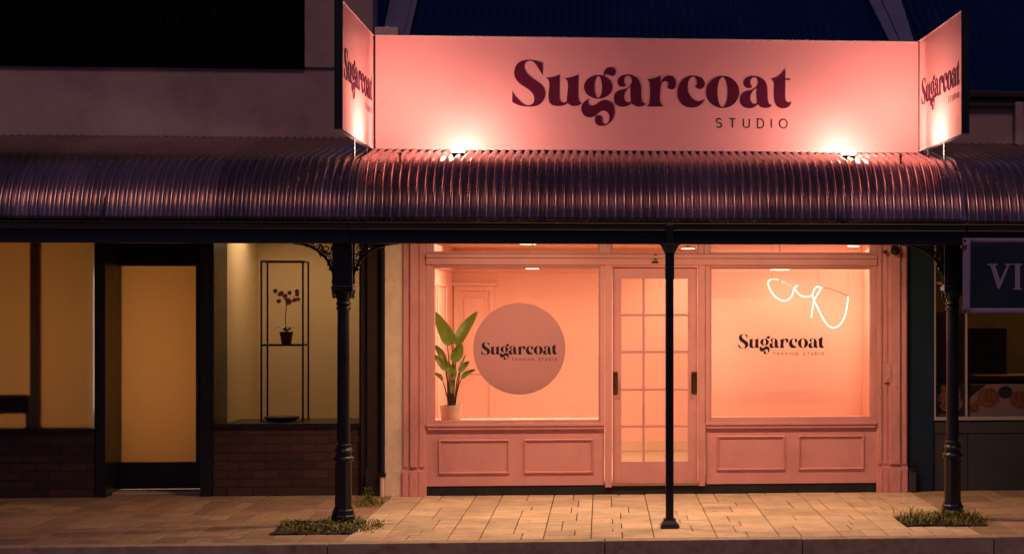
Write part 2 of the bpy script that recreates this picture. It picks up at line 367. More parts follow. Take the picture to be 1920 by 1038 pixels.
LOGO = [tr(S_, 950), tr(u_, 950), tr(ear, 950), tr(tail, 950), tr(ell(1187,438,184,153), 950), tr(ell(1187,438,50,142), 950),
        tr(a_o, 1130), tr(a_i, 1130), tr(r_, 1130), tr(c_, 1130), tr(ell(382,504,215,208), 1300), tr(ell(381,504,68,194), 1300),
        tr(a_o, 1300, 463, 19), tr(a_i, 1300, 463, 19), tr(t_, 1300)]
# to units of the word's width, origin at the left end of the baseline, corrected for the sign's slant
SIGN_Y = -1.2
lx0 = at(959.7, 199, SIGN_Y); lx1 = at(1484, 203, SIGN_Y); LW = lx1.x-lx0.x
def to_unit(u, v):
    p = at(u, v, SIGN_Y); return ((p.x-lx0.x)/LW, (p.z-lx0.z)/LW)
LOGO = [[to_unit(*p) for p in path] for path in LOGO]

def stroke_glyph(ch):
    def arc(cx, cy, rx, ry, a0, a1, n=14): return [(cx+rx*math.cos(R(a0+(a1-a0)*i/n)), cy+ry*math.sin(R(a0+(a1-a0)*i/n))) for i in range(n+1)]
    g = {'S': [arc(0.32,0.76,0.27,0.24,30,270,12)+arc(0.32,0.26,0.30,0.26,90,-150,12)],
         'T': [[(0,1),(0.7,1)],[(0.35,1),(0.35,0)]],
         'U': [[(0.03,1),(0.03,0.36)]+arc(0.37,0.36,0.34,0.36,180,360)+[(0.71,1)]],
         'D': [[(0.03,0),(0.03,1),(0.32,1)]+arc(0.32,0.5,0.4,0.5,90,-90)+[(0.03,0)]],
         'I': [[(0.0,1),(0.0,0)]],
         'O': [arc(0.44,0.5,0.44,0.5,0,360,28)],
         'A': [[(0,0),(0.38,1),(0.76,0)],[(0.14,0.36),(0.62,0.36)]],
         'N': [[(0.03,0),(0.03,1),(0.7,0),(0.7,1)]],
         'G': [arc(0.45,0.5,0.44,0.5,45,360)+[(0.5,0.5)]],
         'V': [[(0,1),(0.36,0),(0.72,1)]]}
    wd = {'S':0.64,'T':0.7,'U':0.74,'D':0.74,'I':0.05,'O':0.88,'A':0.76,'N':0.73,'G':0.9,'V':0.72,' ':0.5}
    return g.get(ch, []), wd[ch]
def strokes_2d(text, x0, x1, y0, h, wdt):
    """letter strokes as quads; spread between x0 and x1"""
    tot = sum(stroke_glyph(ch)[1] for ch in text)*h
    gap = ((x1-x0)-tot)/(len(text)-1); x = x0; letters = []
    for ch in text:
        g, wd = stroke_glyph(ch); quads = []
        for line in g:
            pts = [Vector((x+px*h, y0+py*h)) for px, py in line]; k = len(pts)
            L, Rr = [], []
            closed = (pts[0]-pts[-1]).length < 1e-6
            for i in range(k):
                if closed: a = pts[i-1] if i > 0 else pts[-2]; b = pts[(i+1)] if i < k-1 else pts[1]
                else: a = pts[max(i-1, 0)]; b = pts[min(i+1, k-1)]
                d1 = (pts[i]-a); d2 = (b-pts[i])
                d1 = d1.normalized() if d1.length > 1e-9 else d2.normalized()
                d2 = d2.normalized() if d2.length > 1e-9 else d1
                t = (d1+d2); t = t.normalized() if t.length > 1e-6 else d1
                nn = Vector((-t.y, t.x)); sc = wdt/2/max(0.5, nn.dot(Vector((-d1.y, d1.x))))
                L.append(pts[i]+nn*sc); Rr.append(pts[i]-nn*sc)
            for i in range(k-1): quads.append((L[i], L[i+1], Rr[i+1], Rr[i]))
        x += wd*h+gap; letters.append(quads)
    return letters

def fill_paths(paths):
    """triangulate even-odd filled outlines -> (verts2d, faces)"""
    cu = bpy.data.curves.new('tmp', 'CURVE'); cu.dimensions = '2D'; cu.fill_mode = 'BOTH'
    for p in paths:
        s = cu.splines.new('POLY'); s.points.add(len(p)-1); s.use_cyclic_u = True
        for q, pt in zip(s.points, p): q.co = (pt[0], pt[1], 0, 1)
    o = bpy.data.objects.new('tmp', cu)
    me = bpy.data.meshes.new_from_object(o)
    vs = [tuple(v.co)[:2] for v in me.vertices]; fs = [tuple(f.vertices) for f in me.polygons]
    bpy.data.objects.remove(o); bpy.data.meshes.remove(me); bpy.data.curves.remove(cu)
    return vs, fs
GLYPHS = [[0], [1], [2, 3, 4, 5], [6, 7], [8], [9], [10, 11], [12, 13], [14]]
FILLED = [([LOGO[i] for i in g],)+fill_paths([LOGO[i] for i in g]) for g in GLYPHS]
def put_logo(name, m, parent, f, th=0.003):
    """f(p, q, d) maps word units to the world; d is the stand-off from the surface; one part per letter"""
    for paths, V_, F_ in FILLED:
        mb = MB()
        vt = [mb.bm.verts.new(f(x, y, th)) for x, y in V_]
        for fc in F_:
            try: mb.bm.faces.new([vt[i] for i in fc])
            except ValueError: pass
        for path in paths:
            k = len(path)
            a = [mb.bm.verts.new(f(x, y, th)) for x, y in path]; b = [mb.bm.verts.new(f(x, y, 0.0)) for x, y in path]
            for i in range(k):
                j = (i+1) % k; mb.bm.faces.new([a[i], a[j], b[j], b[i]])
        bmesh.ops.remove_doubles(mb.bm, verts=mb.bm.verts, dist=1e-6)
        mb.build('letter', m, parent)
def put_strokes(name, m, parent, letters, f, th=0.003):
    for quads in letters:
        if not quads: continue
        mb = MB()
        for q in quads:
            a = [mb.bm.verts.new(f(p.x, p.y, th)) for p in q]; mb.bm.faces.new(a)
            b = [mb.bm.verts.new(f(p.x, p.y, 0)) for p in q]
            for i in range(4):
                j = (i+1) % 4; mb.bm.faces.new([a[i], a[j], b[j], b[i]])
        bmesh.ops.remove_doubles(mb.bm, verts=mb.bm.verts, dist=1e-6)
        mb.build('small_letter', m, parent)

# ------------------------------------------------------------------ ground
KY = -3.05     # back of kerb
XL = ax(734, 0); XR = ax(1708, 0)
mb = MB(); mb.box(-60, 60, -80, KY-0.17, -0.16, -0.14); struct(mb.build('road', M['asphalt']))
mb = MB(); mb.box(-60, 60, KY-0.10, 60, -0.5, -0.025); struct(mb.build('ground', M['grout']))
def pavers(name, x0, x1, y0, y1, m, seed, rows=(0.15, 0.20, 0.30, 0.32), wr=(0.20, 0.62), holes=()):
    rnd = random.Random(seed); bm = bmesh.new(); lay = bm.loops.layers.color.new('tone')
    g = 0.0036; gy = 0.0022
    def slab(a, b, c0, d):
        if any(a < h[1] and b > h[0] and c0 < h[3] and d > h[2] for h in holes):
            # clip by skipping fully-inside slabs only
            if any(a >= h[0]-0.02 and b <= h[1]+0.02 and c0 >= h[2]-0.02 and d <= h[3]+0.02 for h in holes): return
        dz = rnd.uniform(-0.002, 0.0015); e = 0.005; t = rnd.uniform(0.74, 1.0)
        tc = (t, t*rnd.uniform(0.93, 1.0), t*rnd.uniform(0.88, 1.0), 1)
        tx = rnd.uniform(-0.0015, 0.0015)
        lo = [bm.verts.new(p) for p in ((a+g, c0+gy, -0.02), (b-g, c0+gy, -0.02), (b-g, d-gy, -0.02), (a+g, d-gy, -0.02))]
        hi0 = [bm.verts.new(p) for p in ((a+g, c0+gy, dz-e*0.6), (b-g, c0+gy, dz-e*0.6+tx), (b-g, d-gy, dz-e*0.6+tx), (a+g, d-gy, dz-e*0.6))]
        hi = [bm.verts.new(p) for p in ((a+g+e, c0+gy+e, dz), (b-g-e, c0+gy+e, dz+tx), (b-g-e, d-gy-e, dz+tx), (a+g+e, d-gy-e, dz))]
        fs = [bm.faces.new(hi)]
        for q in (0, 1, 2, 3):
            r = (q+1) % 4
            fs.append(bm.faces.new([lo[q], lo[r], hi0[r], hi0[q]])); fs.append(bm.faces.new([hi0[q], hi0[r], hi[r], hi[q]]))
        for f in fs:
            for lp in f.loops: lp[lay] = tc
    x = x0
    while x < x1-0.01:
        cw = rnd.choice((0.24, 0.30, 0.36, 0.48, 0.48))
        if x1-(x+cw) < 0.15: cw = x1-x
        y = y0
        while y < y1-0.01:
            h = rnd.choice((0.20, 0.30, 0.36) if y < y0+1.0 else (0.30, 0.42, 0.55))
            if y1-(y+h) < 0.15: h = y1-y
            k = rnd.random(); pf = 0.75 if cw > 0.31 else 0.2
            if k < pf:
                q = rnd.choice((0.5, 0.5, 0.35, 0.65)); c = x+cw*q
                for xa, xb in ((x, c), (c, x+cw)):
                    if rnd.random() < 0.3: m_ = y+h*rnd.choice((0.5, 0.6)); slab(xa, xb, y, m_); slab(xa, xb, m_, y+h)
                    else: slab(xa, xb, y, y+h)
            else: slab(x, x+cw, y, y+h)
            y += h
        x += cw
    me = bpy.data.meshes.new(name); bm.to_mesh(me); bm.free(); me.materials.append(m)
    o = bpy.data.objects.new(name, me); col.objects.link(o); return o
# tree pits round the ornate posts (x0, x1, y0, y1)
pitL = (ax(522, -2.3), ax(672, -2.3), -2.66, -1.85)
pitR = (ax(1690, -2.3), ax(1838, -2.3), -2.55, -1.95)
struct(pavers('footpath', XL, XR, KY, 0.0, M['paver'], 3, holes=(pitL, pitR)), 'pale stone paving in front of the pink shop')
struct(pavers('footpath', XL-9.2, XL, KY, 1.0, M['paver_red'], 5, holes=(pitL, pitR)), 'browner paving in front of the brick shop')
struct(pavers('footpath', XR, XR+8, KY, 0.4, M['paver_red'], 8, holes=(pitL, pitR)), 'browner paving in front of the dark blue shop')
mb = MB(); x = ax(620, KY)-2.44*4; kj = 0
while x < 12:
    mb.box(x+0.004, x+2.436, KY-0.15, KY-0.003, -0.3, 0.004+random.uniform(-0.002, 0.002), bev=0.012); x += 2.44*(1.0 if kj != 4 else 2.05); kj += 1
mb = MB()
xs = [-14, ax(620, KY)-4.8, ax(620, KY)-2.4, ax(620, KY), ax(1134, KY), ax(1500, KY), ax(1855, KY), ax(1855, KY)+2.4, 14]
for a, b in zip(xs, xs[1:]):
    mb.box(a+0.003, b-0.003, KY-0.16, KY-0.011, -0.30, 0.003+random.uniform(-0.002, 0.002), bev=0.009)
struct(mb.build('kerb', M['kerb']))

def grass_patch(name, x0, x1, y0, y1, n, label, seed, skip=None, hmax=0.11):
    rnd = random.Random(seed); mb = MB(); cx, cy = (x0+x1)/2, (y0+y1)/2
    for i in range(n):
        if rnd.random() < 0.75:
            a = rnd.uniform(0, 6.28); rr = rnd.uniform(0.0, 1.0)**0.75
            x = cx+math.cos(a)*rr*(x1-x0)/2; y = cy+math.sin(a)*rr*(y1-y0)/2
        else: x = rnd.uniform(x0, x1); y = rnd.uniform(y0, y1)
        if skip and (x-skip[0])**2+(y-skip[1])**2 < 0.007: continue
        cl = 0.5+0.5*math.sin(x*9+seed)*math.cos(y*13)
        h = rnd.uniform(0.012, hmax)*(0.35+0.65*cl); an = rnd.uniform(0, 6.28); le = rnd.uniform(0.4, 1.8)*h
        wd = rnd.uniform(0.002, 0.007); px, py = -math.sin(an)*wd, math.cos(an)*wd
        d = Vector((math.cos(an)*le, math.sin(an)*le, 0))
        p0 = Vector((x, y, -0.01)); p1 = p0+d*0.35+Vector((0, 0, h*0.7)); p2 = p0+d+Vector((0, 0, h*(0.95 if rnd.random() < 0.6 else 0.6)))
        s = Vector((px, py, 0))
        v = [mb.bm.verts.new(q) for q in (p0-s, p0+s, p1+s*0.8, p1-s*0.8, p2)]
        mb.bm.faces.new(v[:4]); mb.bm.faces.new([v[3], v[2], v[4]])
    for i in range(n//14):
        x = rnd.uniform(x0-0.03, x1+0.05); y = rnd.uniform(y0, y1); a = rnd.uniform(0, 6.28); d = Vector((math.cos(a), math.sin(a), 0))*rnd.uniform(0.008, 0.02); q = Vector((-d.y, d.x, 0))*0.5; p = Vector((x, y, 0.012+rnd.uniform(0, 0.01)))
        mb.poly([p-d, p+q+Vector((0, 0, 0.008)), p+d, p-q])
    o = mb.build(name, M['grass'], org=(cx, cy, 0)); o['kind'] = 'stuff'; o['label'] = label; return o

def post_xy(u, Y): return (ax(u, Y), Y)
PL = (ax(644, -2.0), -2.0); PR = (ax(1786, -2.05), -2.05); PM = (ax(1255.5, -2.45), -2.45)
for (x0, x1, y0, y1), nm in ((pitL, 'l'), (pitR, 'r')):
    m2 = MB(); m2.box(x0, x1, y0, y1, -0.06, 0.006)
    # uneven soil top
    bmesh.ops.subdivide_edges(m2.bm, edges=m2.bm.edges[:], cuts=9, use_grid_fill=True)
    for v in m2.bm.verts:
        if v.co.z > 0: v.co.z += random.uniform(-0.004, 0.014)
        v.co.x += random.uniform(-0.012, 0.012); v.co.y += random.uniform(-0.012, 0.012)
    struct(m2.build('ground', M['soil'], org=((x0+x1)/2, (y0+y1)/2, 0)), 'bare soil of the pit round the '+('left' if nm == 'l' else 'right')+' ornate post')
grass_patch('grass', ax(518, -2.3), ax(715, -2.3), -2.62, -1.85, 1500, 'weedy grass round the foot of the left ornate verandah post', 2, PL)
grass_patch('grass', ax(1690, -2.3), ax(1850, -2.3), -2.52, -1.9, 1400, 'longer grass tufts round the foot of the right ornate verandah post', 4, PR, 0.15)
grass_patch('grass', ax(664, -0.7), ax(716, -0.7), -0.85, -0.35, 260, 'thin weeds round the small dark shrub by the brick wall', 9)

# little dark shrub near the wall
sx, sy = ax(690, -0.5), -0.5
t = thing('small_shrub', 'tiny dark shrub in a square opening in the paving by the brick wall', 'shrub', (sx, sy, 0))
mb = MB(); mb.tube([(sx, sy, 0), (sx+0.005, sy, 0.05), (sx, sy, 0.10)], 0.006, 6); mb.build('stem', M['stem'], t)
mb = MB(); rnd = random.Random(3)
for i in range(90):
    a = rnd.uniform(0, 6.28); z = rnd.uniform(0.02, 0.135); rr = rnd.uniform(0.01, 0.055)*(1.1-z*5.5)+0.008
    p = Vector((sx+math.cos(a)*rr, sy+math.sin(a)*rr, z)); q = Vector((math.cos(a), math.sin(a), rnd.uniform(0, 1)))*0.02
    s = Vector((-math.sin(a), math.cos(a), 0))*0.006
    mb.poly([p, p+q*0.5+s, p+q, p+q*0.5-s])
mb.build('foliage', M['leaf'], t)

# ------------------------------------------------------------------ the pink shop
shop = thing('pink_shop', 'pink painted shop with two lit display windows and a glazed door', 'shop', (0, 0, 0))
SXL, SXR = ax(755, 0), ax(1700, 0)
zt = 3.2
# upper wall behind the sign and above the shopfront
mb = MB(); mb.box(ax(724, 0), SXR, 0.02, 0.22, 2.62, 4.12); mb.build('upper_wall', M['stone'], shop)
# pilasters: base blocks, moulded shafts
def pilaster(u0, u1, ribs, name='pilaster'):
    x0, x1 = ax(u0, 0), ax(u1, 0); mb = MB()
    mb.box(x0, x1, -0.03, 0.2, 0.0, 2.62)
    mb.box(x0-0.004, x1+0.004, -0.052, -0.03, -0.01, az(878, 0), bev=0.006)
    for a, b, d in ribs:
        mb.box(ax(a, 0), ax(b, 0), -0.03-d, -0.03, az(872, 0), 2.60, bev=0.005)
        mb.box(ax(a, 0)-0.004, ax(b, 0)+0.004, -0.052-d*0.5, -0.0522, 0.0, az(882, 0), bev=0.005)
    # cap block
    mb.box(x0-0.002, x1+0.002, -0.045, -0.031, 2.42, 2.60, bev=0.004)
    return mb.build(name, M['pink_old'], shop, smooth=False)
pilaster(755, 800, [(757, 766, 0.012), (770, 784, 0.028), (787, 797, 0.016)])
pilaster(1643, 1700, [(1645, 1652, 0.018), (1656, 1663, 0.010), (1667, 1686, 0.030), (1690, 1698, 0.014)])
# cream end pilaster
mb = MB(); mb.box(ax(722, 0), SXL, -0.02, 0.2, 0.0, 2.62, bev=0.004); mb.build('end_pilaster', M['cream'], shop, label='cream end pilaster')

FX0, FX1 = ax(800, 0), ax(1643, 0)
zw0, zw1 = az(789, 0), az(500, 0)        # glass bottom and top
ztr0, ztr1 = az(474.5, 0), 2.56          # transom glass
def u2x(u): return ax(u, 0)
# black plinth
mb = MB(); mb.box(FX0, FX1, 0.0, 0.15, 0.0, az(908, 0)-0.002); mb.build('plinth', M['plinth'], shop)
# stall boards with raised panel mouldings
def stall(u0, u1, panels, vt, vb):
    mb = MB(); mb.box(u2x(u0), u2x(u1), -0.012, 0.12, az(908, 0), az(796, 0))
    for a, b in panels:
        x0, x1 = u2x(a), u2x(b); z0, z1 = az(vb, 0), az(vt, 0); w_ = 0.024
        prof = [(0.0, 0.0), (0.004, 0.018), (0.011, 0.022), (0.018, 0.014), (w_, 0.0)]
        for k in range(len(prof)-1):
            o0, d0 = prof[k]; o1, d1 = prof[k+1]
            A = [(x0+o0, z0+o0), (x1-o0, z0+o0), (x1-o0, z1-o0), (x0+o0, z1-o0)]
            B = [(x0+o1, z0+o1), (x1-o1, z0+o1), (x1-o1, z1-o1), (x0+o1, z1-o1)]
            for i in range(4):
                j = (i+1) % 4
                mb.poly([(A[i][0], -0.012-d0, A[i][1]), (A[j][0], -0.012-d0, A[j][1]), (B[j][0], -0.012-d1, B[j][1]), (B[i][0], -0.012-d1, B[i][1])])
    return mb.build('stall_panel', M['pink'], shop)
stall(800, 1133, [(822, 956), (982, 1113)], 821, 886)
stall(1324, 1643, [(1343, 1472), (1496, 1620)], 817, 883)

def window(name, ug0, ug1, zg0, zg1, frame_w, outer, sill=None, bead=True):
    """frame with stepped inner bead round a glass pane"""
    x0, x1 = u2x(ug0), u2x(ug1); ox0, ox1, oz0, oz1 = outer
    mb = MB()
    mb.box(ox0, x0, -0.035, 0.09, oz0, oz1, bev=0.004); mb.box(x1, ox1, -0.035, 0.09, oz0, oz1, bev=0.004)
    mb.box(x0, x1, -0.0345, 0.0895, zg1, oz1, bev=0.003); mb.box(x0, x1, -0.0345, 0.0895, oz0, zg0, bev=0.003)
    if bead:
        b = 0.014
        mb.box(x0, x0+b, -0.018, 0.06, zg0, zg1, bev=0.003); mb.box(x1-b, x1, -0.018, 0.06, zg0, zg1, bev=0.003)
        mb.box(x0+b, x1-b, -0.0175, 0.0595, zg1-b, zg1, bev=0.003); mb.box(x0+b, x1-b, -0.0175, 0.0595, zg0, zg0+b, bev=0.003)
    wn = mb.build(name, M['pink'], shop)
    g = MB(); g.box(x0, x1, 0.028, 0.034, zg0, zg1); g.build('pane', M['glass'], wn)
    if sill:
        s = MB(); a, b2 = sill
        s.box(u2x(a), u2x(b2), -0.062, -0.0352, az(797, 0), az(791.5, 0), bev=0.006)
        s.box(u2x(a)+0.01, u2x(b2)-0.01, -0.048, -0.0354, az(803, 0), az(797.3, 0), bev=0.004)
        s.build('sill', M['pink'], wn)
    return wn
zr = az(496, 0)
window('display_window', 812, 1125, zw0, zw1, 0, (FX0, u2x(1133.5), az(796, 0)+0.001, zr-0.004), (800, 1134))
window('display_window', 1331, 1634, az(786, 0), az(501, 0), 0, (u2x(1322), FX1, az(796, 0)+0.001, zr-0.004), (1322, 1643))
# transom rail across and transom windows
mb = MB(); mb.box(FX0, FX1, -0.055, 0.10, az(497, 0), az(476, 0), bev=0.006)
mb.box(FX0, FX1, -0.075, -0.0552, az(484, 0), az(479, 0), bev=0.005); mb.build('transom_rail', M['pink'], shop)
zq = az(475.5, 0)
window('transom_window', 811, 1124, ztr0, ztr1, 0, (FX0, u2x(1134), zq, 2.619))
window('transom_window', 1146, 1309, ztr0, ztr1, 0, (u2x(1134.5), u2x(1319.5), zq, 2.619))
window('transom_window', 1330, 1633, ztr0, ztr1, 0, (u2x(1320), FX1, zq, 2.619))
# door frame
DX0, DX1 = u2x(1147), u2x(1310)
zd0, zd1 = az(905, 0), az(500, 0)
mb = MB(); mb.box(u2x(1134.5), DX0, -0.045, 0.13, az(912, 0), zr-0.004, bev=0.005); mb.box(DX1, u2x(1321.5), -0.045, 0.13, az(911, 0), zr-0.004, bev=0.005)
mb.box(DX0, DX1, -0.0445, 0.13, zd1+0.004, zr-0.0045, bev=0.003)
mb.build('door_frame', M['pink'], shop)
mb = MB(); mb.box(DX0+0.001, DX1-0.001, -0.03, 0.14, az(910, 0), zd0-0.008, bev=0.003); mb.build('threshold', M['wood'], shop)
# door leaf
LX0, LX1 = u2x(1149), u2x(1308); gx = [(u2x(1165), u2x(1204.5)), (u2x(1209), u2x(1247.5)), (u2x(1252), u2x(1290))]
gz = [(az(588, 0), az(522, 0)), (az(657, 0), az(592.5, 0)), (az(728, 0), az(662, 0)), (az(797.5, 0), az(732.5, 0)), (az(865.5, 0), az(801.5, 0))]
mb = MB(); Ya, Yb = 0.012, 0.055
mb.box(LX0, gx[0][0], Ya, Yb, zd0, zd1-0.002, bev=0.003); mb.box(gx[2][1], LX1, Ya, Yb, zd0, zd1-0.002, bev=0.003)
mb.box(gx[0][0], gx[2][1], Ya, Yb, gz[0][1], zd1-0.002, bev=0.0015); mb.box(gx[0][0], gx[2][1], Ya, Yb, zd0, gz[4][0], bev=0.0015)
for i in range(2): mb.box(gx[i][1], gx[i+1][0], Ya+0.003, Yb-0.003, gz[4][0], gz[0][1], bev=0.003)
for i in range(4):
    for (a, b) in gx: mb.box(a, b, Ya+0.0035, Yb-0.0035, gz[i+1][1], gz[i][0], bev=0.003)
door = mb.build('door', M['pink'], shop, label='pink door glazed with fifteen small panes')
g = MB(); g.box(gx[0][0], gx[2][1], 0.031, 0.035, gz[4][0], gz[0][1]); g.build('pane', M['glass'], door)
for u, wd in ((1154, 4.2), (1301.5, 5.2)):
    h = MB(); x = u2x(u); w_ = wd/200
    h.box(x-w_, x+w_, -0.004, Ya-0.0005, az(738, 0), az(699, 0), bev=0.006)
    h.lathe([(w_*0.9, -0.012), (w_, 0), (w_*0.9, 0.012)], (x, 0.003, az(699, 0)), 12)
    h.tube([(x, -0.004, az(706, 0)), (x, -0.045, az(709, 0)), (x, -0.05, az(720, 0)), (x, -0.045, az(735, 0)), (x, -0.03, az(739, 0))], 0.011, 8)
    h.build('handle', M['brass'], door)
# latch above the door
h = MB(); h.box(u2x(1227), u2x(1231), -0.072, -0.0555, az(483, 0)-0.02, az(476, 0), bev=0.002); h.lathe([(0.014, -0.006), (0.018, 0), (0.014, 0.006)], (u2x(1230), -0.068, az(490, 0)), 10); h.box(u2x(1222), u2x(1233), -0.066, -0.0555, az(493, 0), az(489, 0))
h.build('latch', M['brass'], shop)
# room
BY = 3.6; zc = 2.42; zf = 0.10; WX0 = -1.70; WX1 = 2.56
mb = MB(); mb.box(WX0-0.1, WX1+0.1, BY, BY+0.1, 0, 2.7); mb.box(WX0-0.1, WX0, 0.2, BY, 0, 2.7)
mb.box(WX1, WX1+0.1, 0.2, BY, 0, 2.7)
mb.build('room_wall', M['pink_wall'], shop)
mb = MB(); mb.box(WX0, WX1, 0.1, BY, zc, zc+0.08); mb.box(WX0, WX1, 0.02, 0.1, 2.621, 2.7); mb.build('room_ceiling', M['ceiling'], shop)
mb = MB(); mb.box(WX0, WX1, 0.13, BY, 0.0, zf); mb.build('room_floor', M['floor_in'], shop)
mb = MB(); mb.box(WX0, WX1, BY-0.02, BY-0.001, zf+0.001, az(825, BY), bev=0.004); mb.build('skirting', M['skirt'], shop)
# picture rail on the back wall and the little cornice line
mb = MB(); zp = az(508, BY); mb.box(WX0+0.001, WX1-0.001, BY-0.035, BY-0.0012, zp-0.012, zp+0.02, bev=0.004); mb.box(WX0+0.001, WX0+0.03, 0.25, BY-0.036, zp-0.012, zp+0.02, bev=0.004); mb.build('picture_rail', M['pink_wall'], shop)
# inner door with cornice
ix0, ix1 = ax(860, BY), ax(918, BY)
mb = MB(); mb.box(ix0-0.05, ix0, BY-0.03, BY-0.0013, zf, az(536, BY)-0.001); mb.box(ix1, ix1+0.05, BY-0.03, BY-0.0013, zf, az(536, BY)-0.001)
mb.box(ix0-0.09, ix1+0.09, BY-0.06, BY-0.0014, az(536, BY), az(530, BY), bev=0.004); mb.box(ix0, ix1, BY-0.028, BY-0.0015, az(545, BY), az(536, BY)-0.001)
idr = mb.build('inner_door', M['pink_wall'], shop)
mb = MB(); mb.box(ix0+0.06, ix1-0.06, BY-0.015, BY-0.0012, az(700, BY), az(558, BY), bev=0.004); mb.build('door_panel', M['pink_wall'], idr)
for ya, yb in ((0.75, 1.55), (1.75, 2.75)):
    mb = MB(); z0_, z1_ = 0.55, zp-0.16; w_ = 0.03; X0, X1 = WX0+0.0012, WX0+0.016
    mb.box(X0, X1, ya, ya+w_, z0_, z1_, bev=0.004); mb.box(X0, X1, yb-w_, yb, z0_, z1_, bev=0.004); mb.box(X0, X1, ya+w_, yb-w_, z1_-w_, z1_, bev=0.004); mb.box(X0, X1, ya+w_, yb-w_, z0_, z0_+w_, bev=0.004)
    mb.build('wall_moulding', M['pink_wall'], shop)
# partition behind the right-hand window and display ledges
PYW = 0.75
mb = MB(); mb.box(ax(1326, PYW), WX1-0.001, PYW, PYW+0.06, zf+0.001, zc-0.001); mb.build('partition', M['pink_wall'], shop)
mb = MB(); mb.box(WX0+0.001, u2x(1133), 0.10, 0.60, zw0-0.06, zw0-0.005, bev=0.004); mb.build('display_ledge', M['pink_wall'], shop)
mb = MB(); mb.box(u2x(1326), WX1-0.002, 0.10, PYW-0.001, zw0-0.06, zw0-0.005, bev=0.004); mb.build('display_ledge', M['pink_wall'], shop)
# roof
EZ = 4.02; EY = 0.25
def corr_plane(mb, x0, x1, prof, pitch, amp, seg=8, sharp=1.0):
    """corrugated sheet following a profile of (y, z); corrugations run along x"""
    n = int((x1-x0)/pitch*seg); L = len(prof); nor = []
    for i in range(L):
        a = prof[max(i-1, 0)]; b = prof[min(i+1, L-1)]; d = Vector((b[0]-a[0], b[1]-a[1])).normalized(); nor.append((-d[1], d[0]))
    rows = []
    for k in range(n+1):
        x = x0+(x1-x0)*k/n; h = amp*(2*((1+math.cos(2*math.pi*x/pitch))/2)**sharp-1)
        rows.append([mb.bm.verts.new((x, prof[i][0]+nor[i][0]*h, prof[i][1]+nor[i][1]*h)) for i in range(L)])
    for a, b in zip(rows, rows[1:]):
        for i in range(L-1): mb.bm.faces.new([a[i], b[i], b[i+1], a[i+1]])
def rib_roof(x0, x1, y0, z0, y1, z1, lean0, lean1, pitch=0.152, amp=0.014):
    mb = MB(); corr_plane(mb, x0-abs(lean0), x1+abs(lean1), [(y0, z0), (y1, z1)], pitch, amp, 6)
    return mb
RS = math.tan(R(33)); RY = 4.5; RZ = EZ+(RY-EY)*RS
hx0, hx1 = ax(560, EY), ax(1700, EY)
mb = MB(); corr_plane(mb, hx0, hx1, [(EY, EZ), (RY, RZ)], 0.080, 0.016, 8, sharp=1.6)
roof = mb.build('roof', M['tin_roof'], shop, smooth=True)
def strip(p0, p1, wx, th, lift):
    a = [(p0[0], p0[1], p0[2]+lift), (p0[0]+wx, p0[1], p0[2]+lift), (p0[0]+wx, p0[1], p0[2]+lift+th), (p0[0], p0[1], p0[2]+lift+th)]
    b = [(p1[0], p1[1], p1[2]+lift), (p1[0]+wx, p1[1], p1[2]+lift), (p1[0]+wx, p1[1], p1[2]+lift+th), (p1[0], p1[1], p1[2]+lift+th)]
    return a, b
for sgn, uA, uB in ((1, (708, 746), (734, 775)), (1, (748, 758), (777, 786)), (-1, (1690, 1706), (1630, 1652)), (-1, (1708, 1727), (1654, 1690))):
    Yt = 1.55; zt_ = EZ+(Yt-EY)*RS
    vA = 66; mbc = MB()
    lo = 0.03 if abs(uA[1]-uA[0]) > 15 else 0.05
    A0 = (ax(uA[0], EY), EY, EZ+lo); A1 = (ax(uA[1], EY), EY, EZ+lo)
    # continue the cap line up the slope, beyond the frame top
    B0 = (ax(uB[0], Yt), Yt, zt_+lo); B1 = (ax(uB[1], Yt), Yt, zt_+lo)
    ext = 2.2
    C0 = tuple(a+(b-a)*ext for a, b in zip(A0, B0)); C1 = tuple(a+(b-a)*ext for a, b in zip(A1, B1))
    up = Vector((0, -0.5, 0.85))*0.03
    mbc.hexa([A0, A1, tuple(Vector(A1)+up), tuple(Vector(A0)+up)], [C0, C1, tuple(Vector(C1)+up), tuple(Vector(C0)+up)])
    mbc.build('ridge_cap', M['cap'], roof)
for a, b, v0, v1 in ((704, 748, 66.5, 58), (1693, 1728, 82, 76)):
    mb = MB(); mb.box(ax(a, -0.05), ax(b, -0.05), -0.12, 0.16, az(v0, -0.05)-0.06, az(v1, -0.05), bev=0.012)
    mb.lathe([(0.012, 0), (0.016, 0.01), (0.008, 0.02)], (ax((a+b)/2, -0.05), -0.05, az(v1, -0.05)), 8)
    mb.build('parapet_cap', M['cream'], shop)

# ------------------------------------------------------------------ disc lights in the room, then added fill lamps
def pendant(u, v, Y, r, label, name='ceiling_light', drop=False, e=14):
    p = at(u, v, Y)
    t = thing(name, label, 'light', (p.x, p.y, p.z), 'disc lights in the pink shop')
    mb = MB(); mb.lathe([(r*0.9, 0.014), (r, 0.010), (r, 0.0)], p, 24); mb.build('lamp_rim', M['steel'] if drop else M['ceiling'], t)
    mb = MB(); mb.lathe([(r*0.94, -0.001), (r*0.94, -0.006)], p, 24); mb.build('diffuser', M['disc'], t)
    if drop:
        mb = MB(); mb.tube([(p.x, p.y, p.z+0.014), (p.x, p.y, zc)], 0.004, 6); mb.build('rod', M['steel'], t)
    else:
        if p.z+0.014 < zc-0.002:
            mb = MB(); mb.tube([(p.x, p.y, p.z+0.014), (p.x, p.y, zc)], 0.02, 8); mb.build('stem', M['ceiling'], t)
    lamp('lamp', 'AREA', (p.x, p.y, p.z-0.02), e, (1.0, 0.77, 0.55), t, shape='DISK', size=r*1.8)
    return t
EN = 1.6
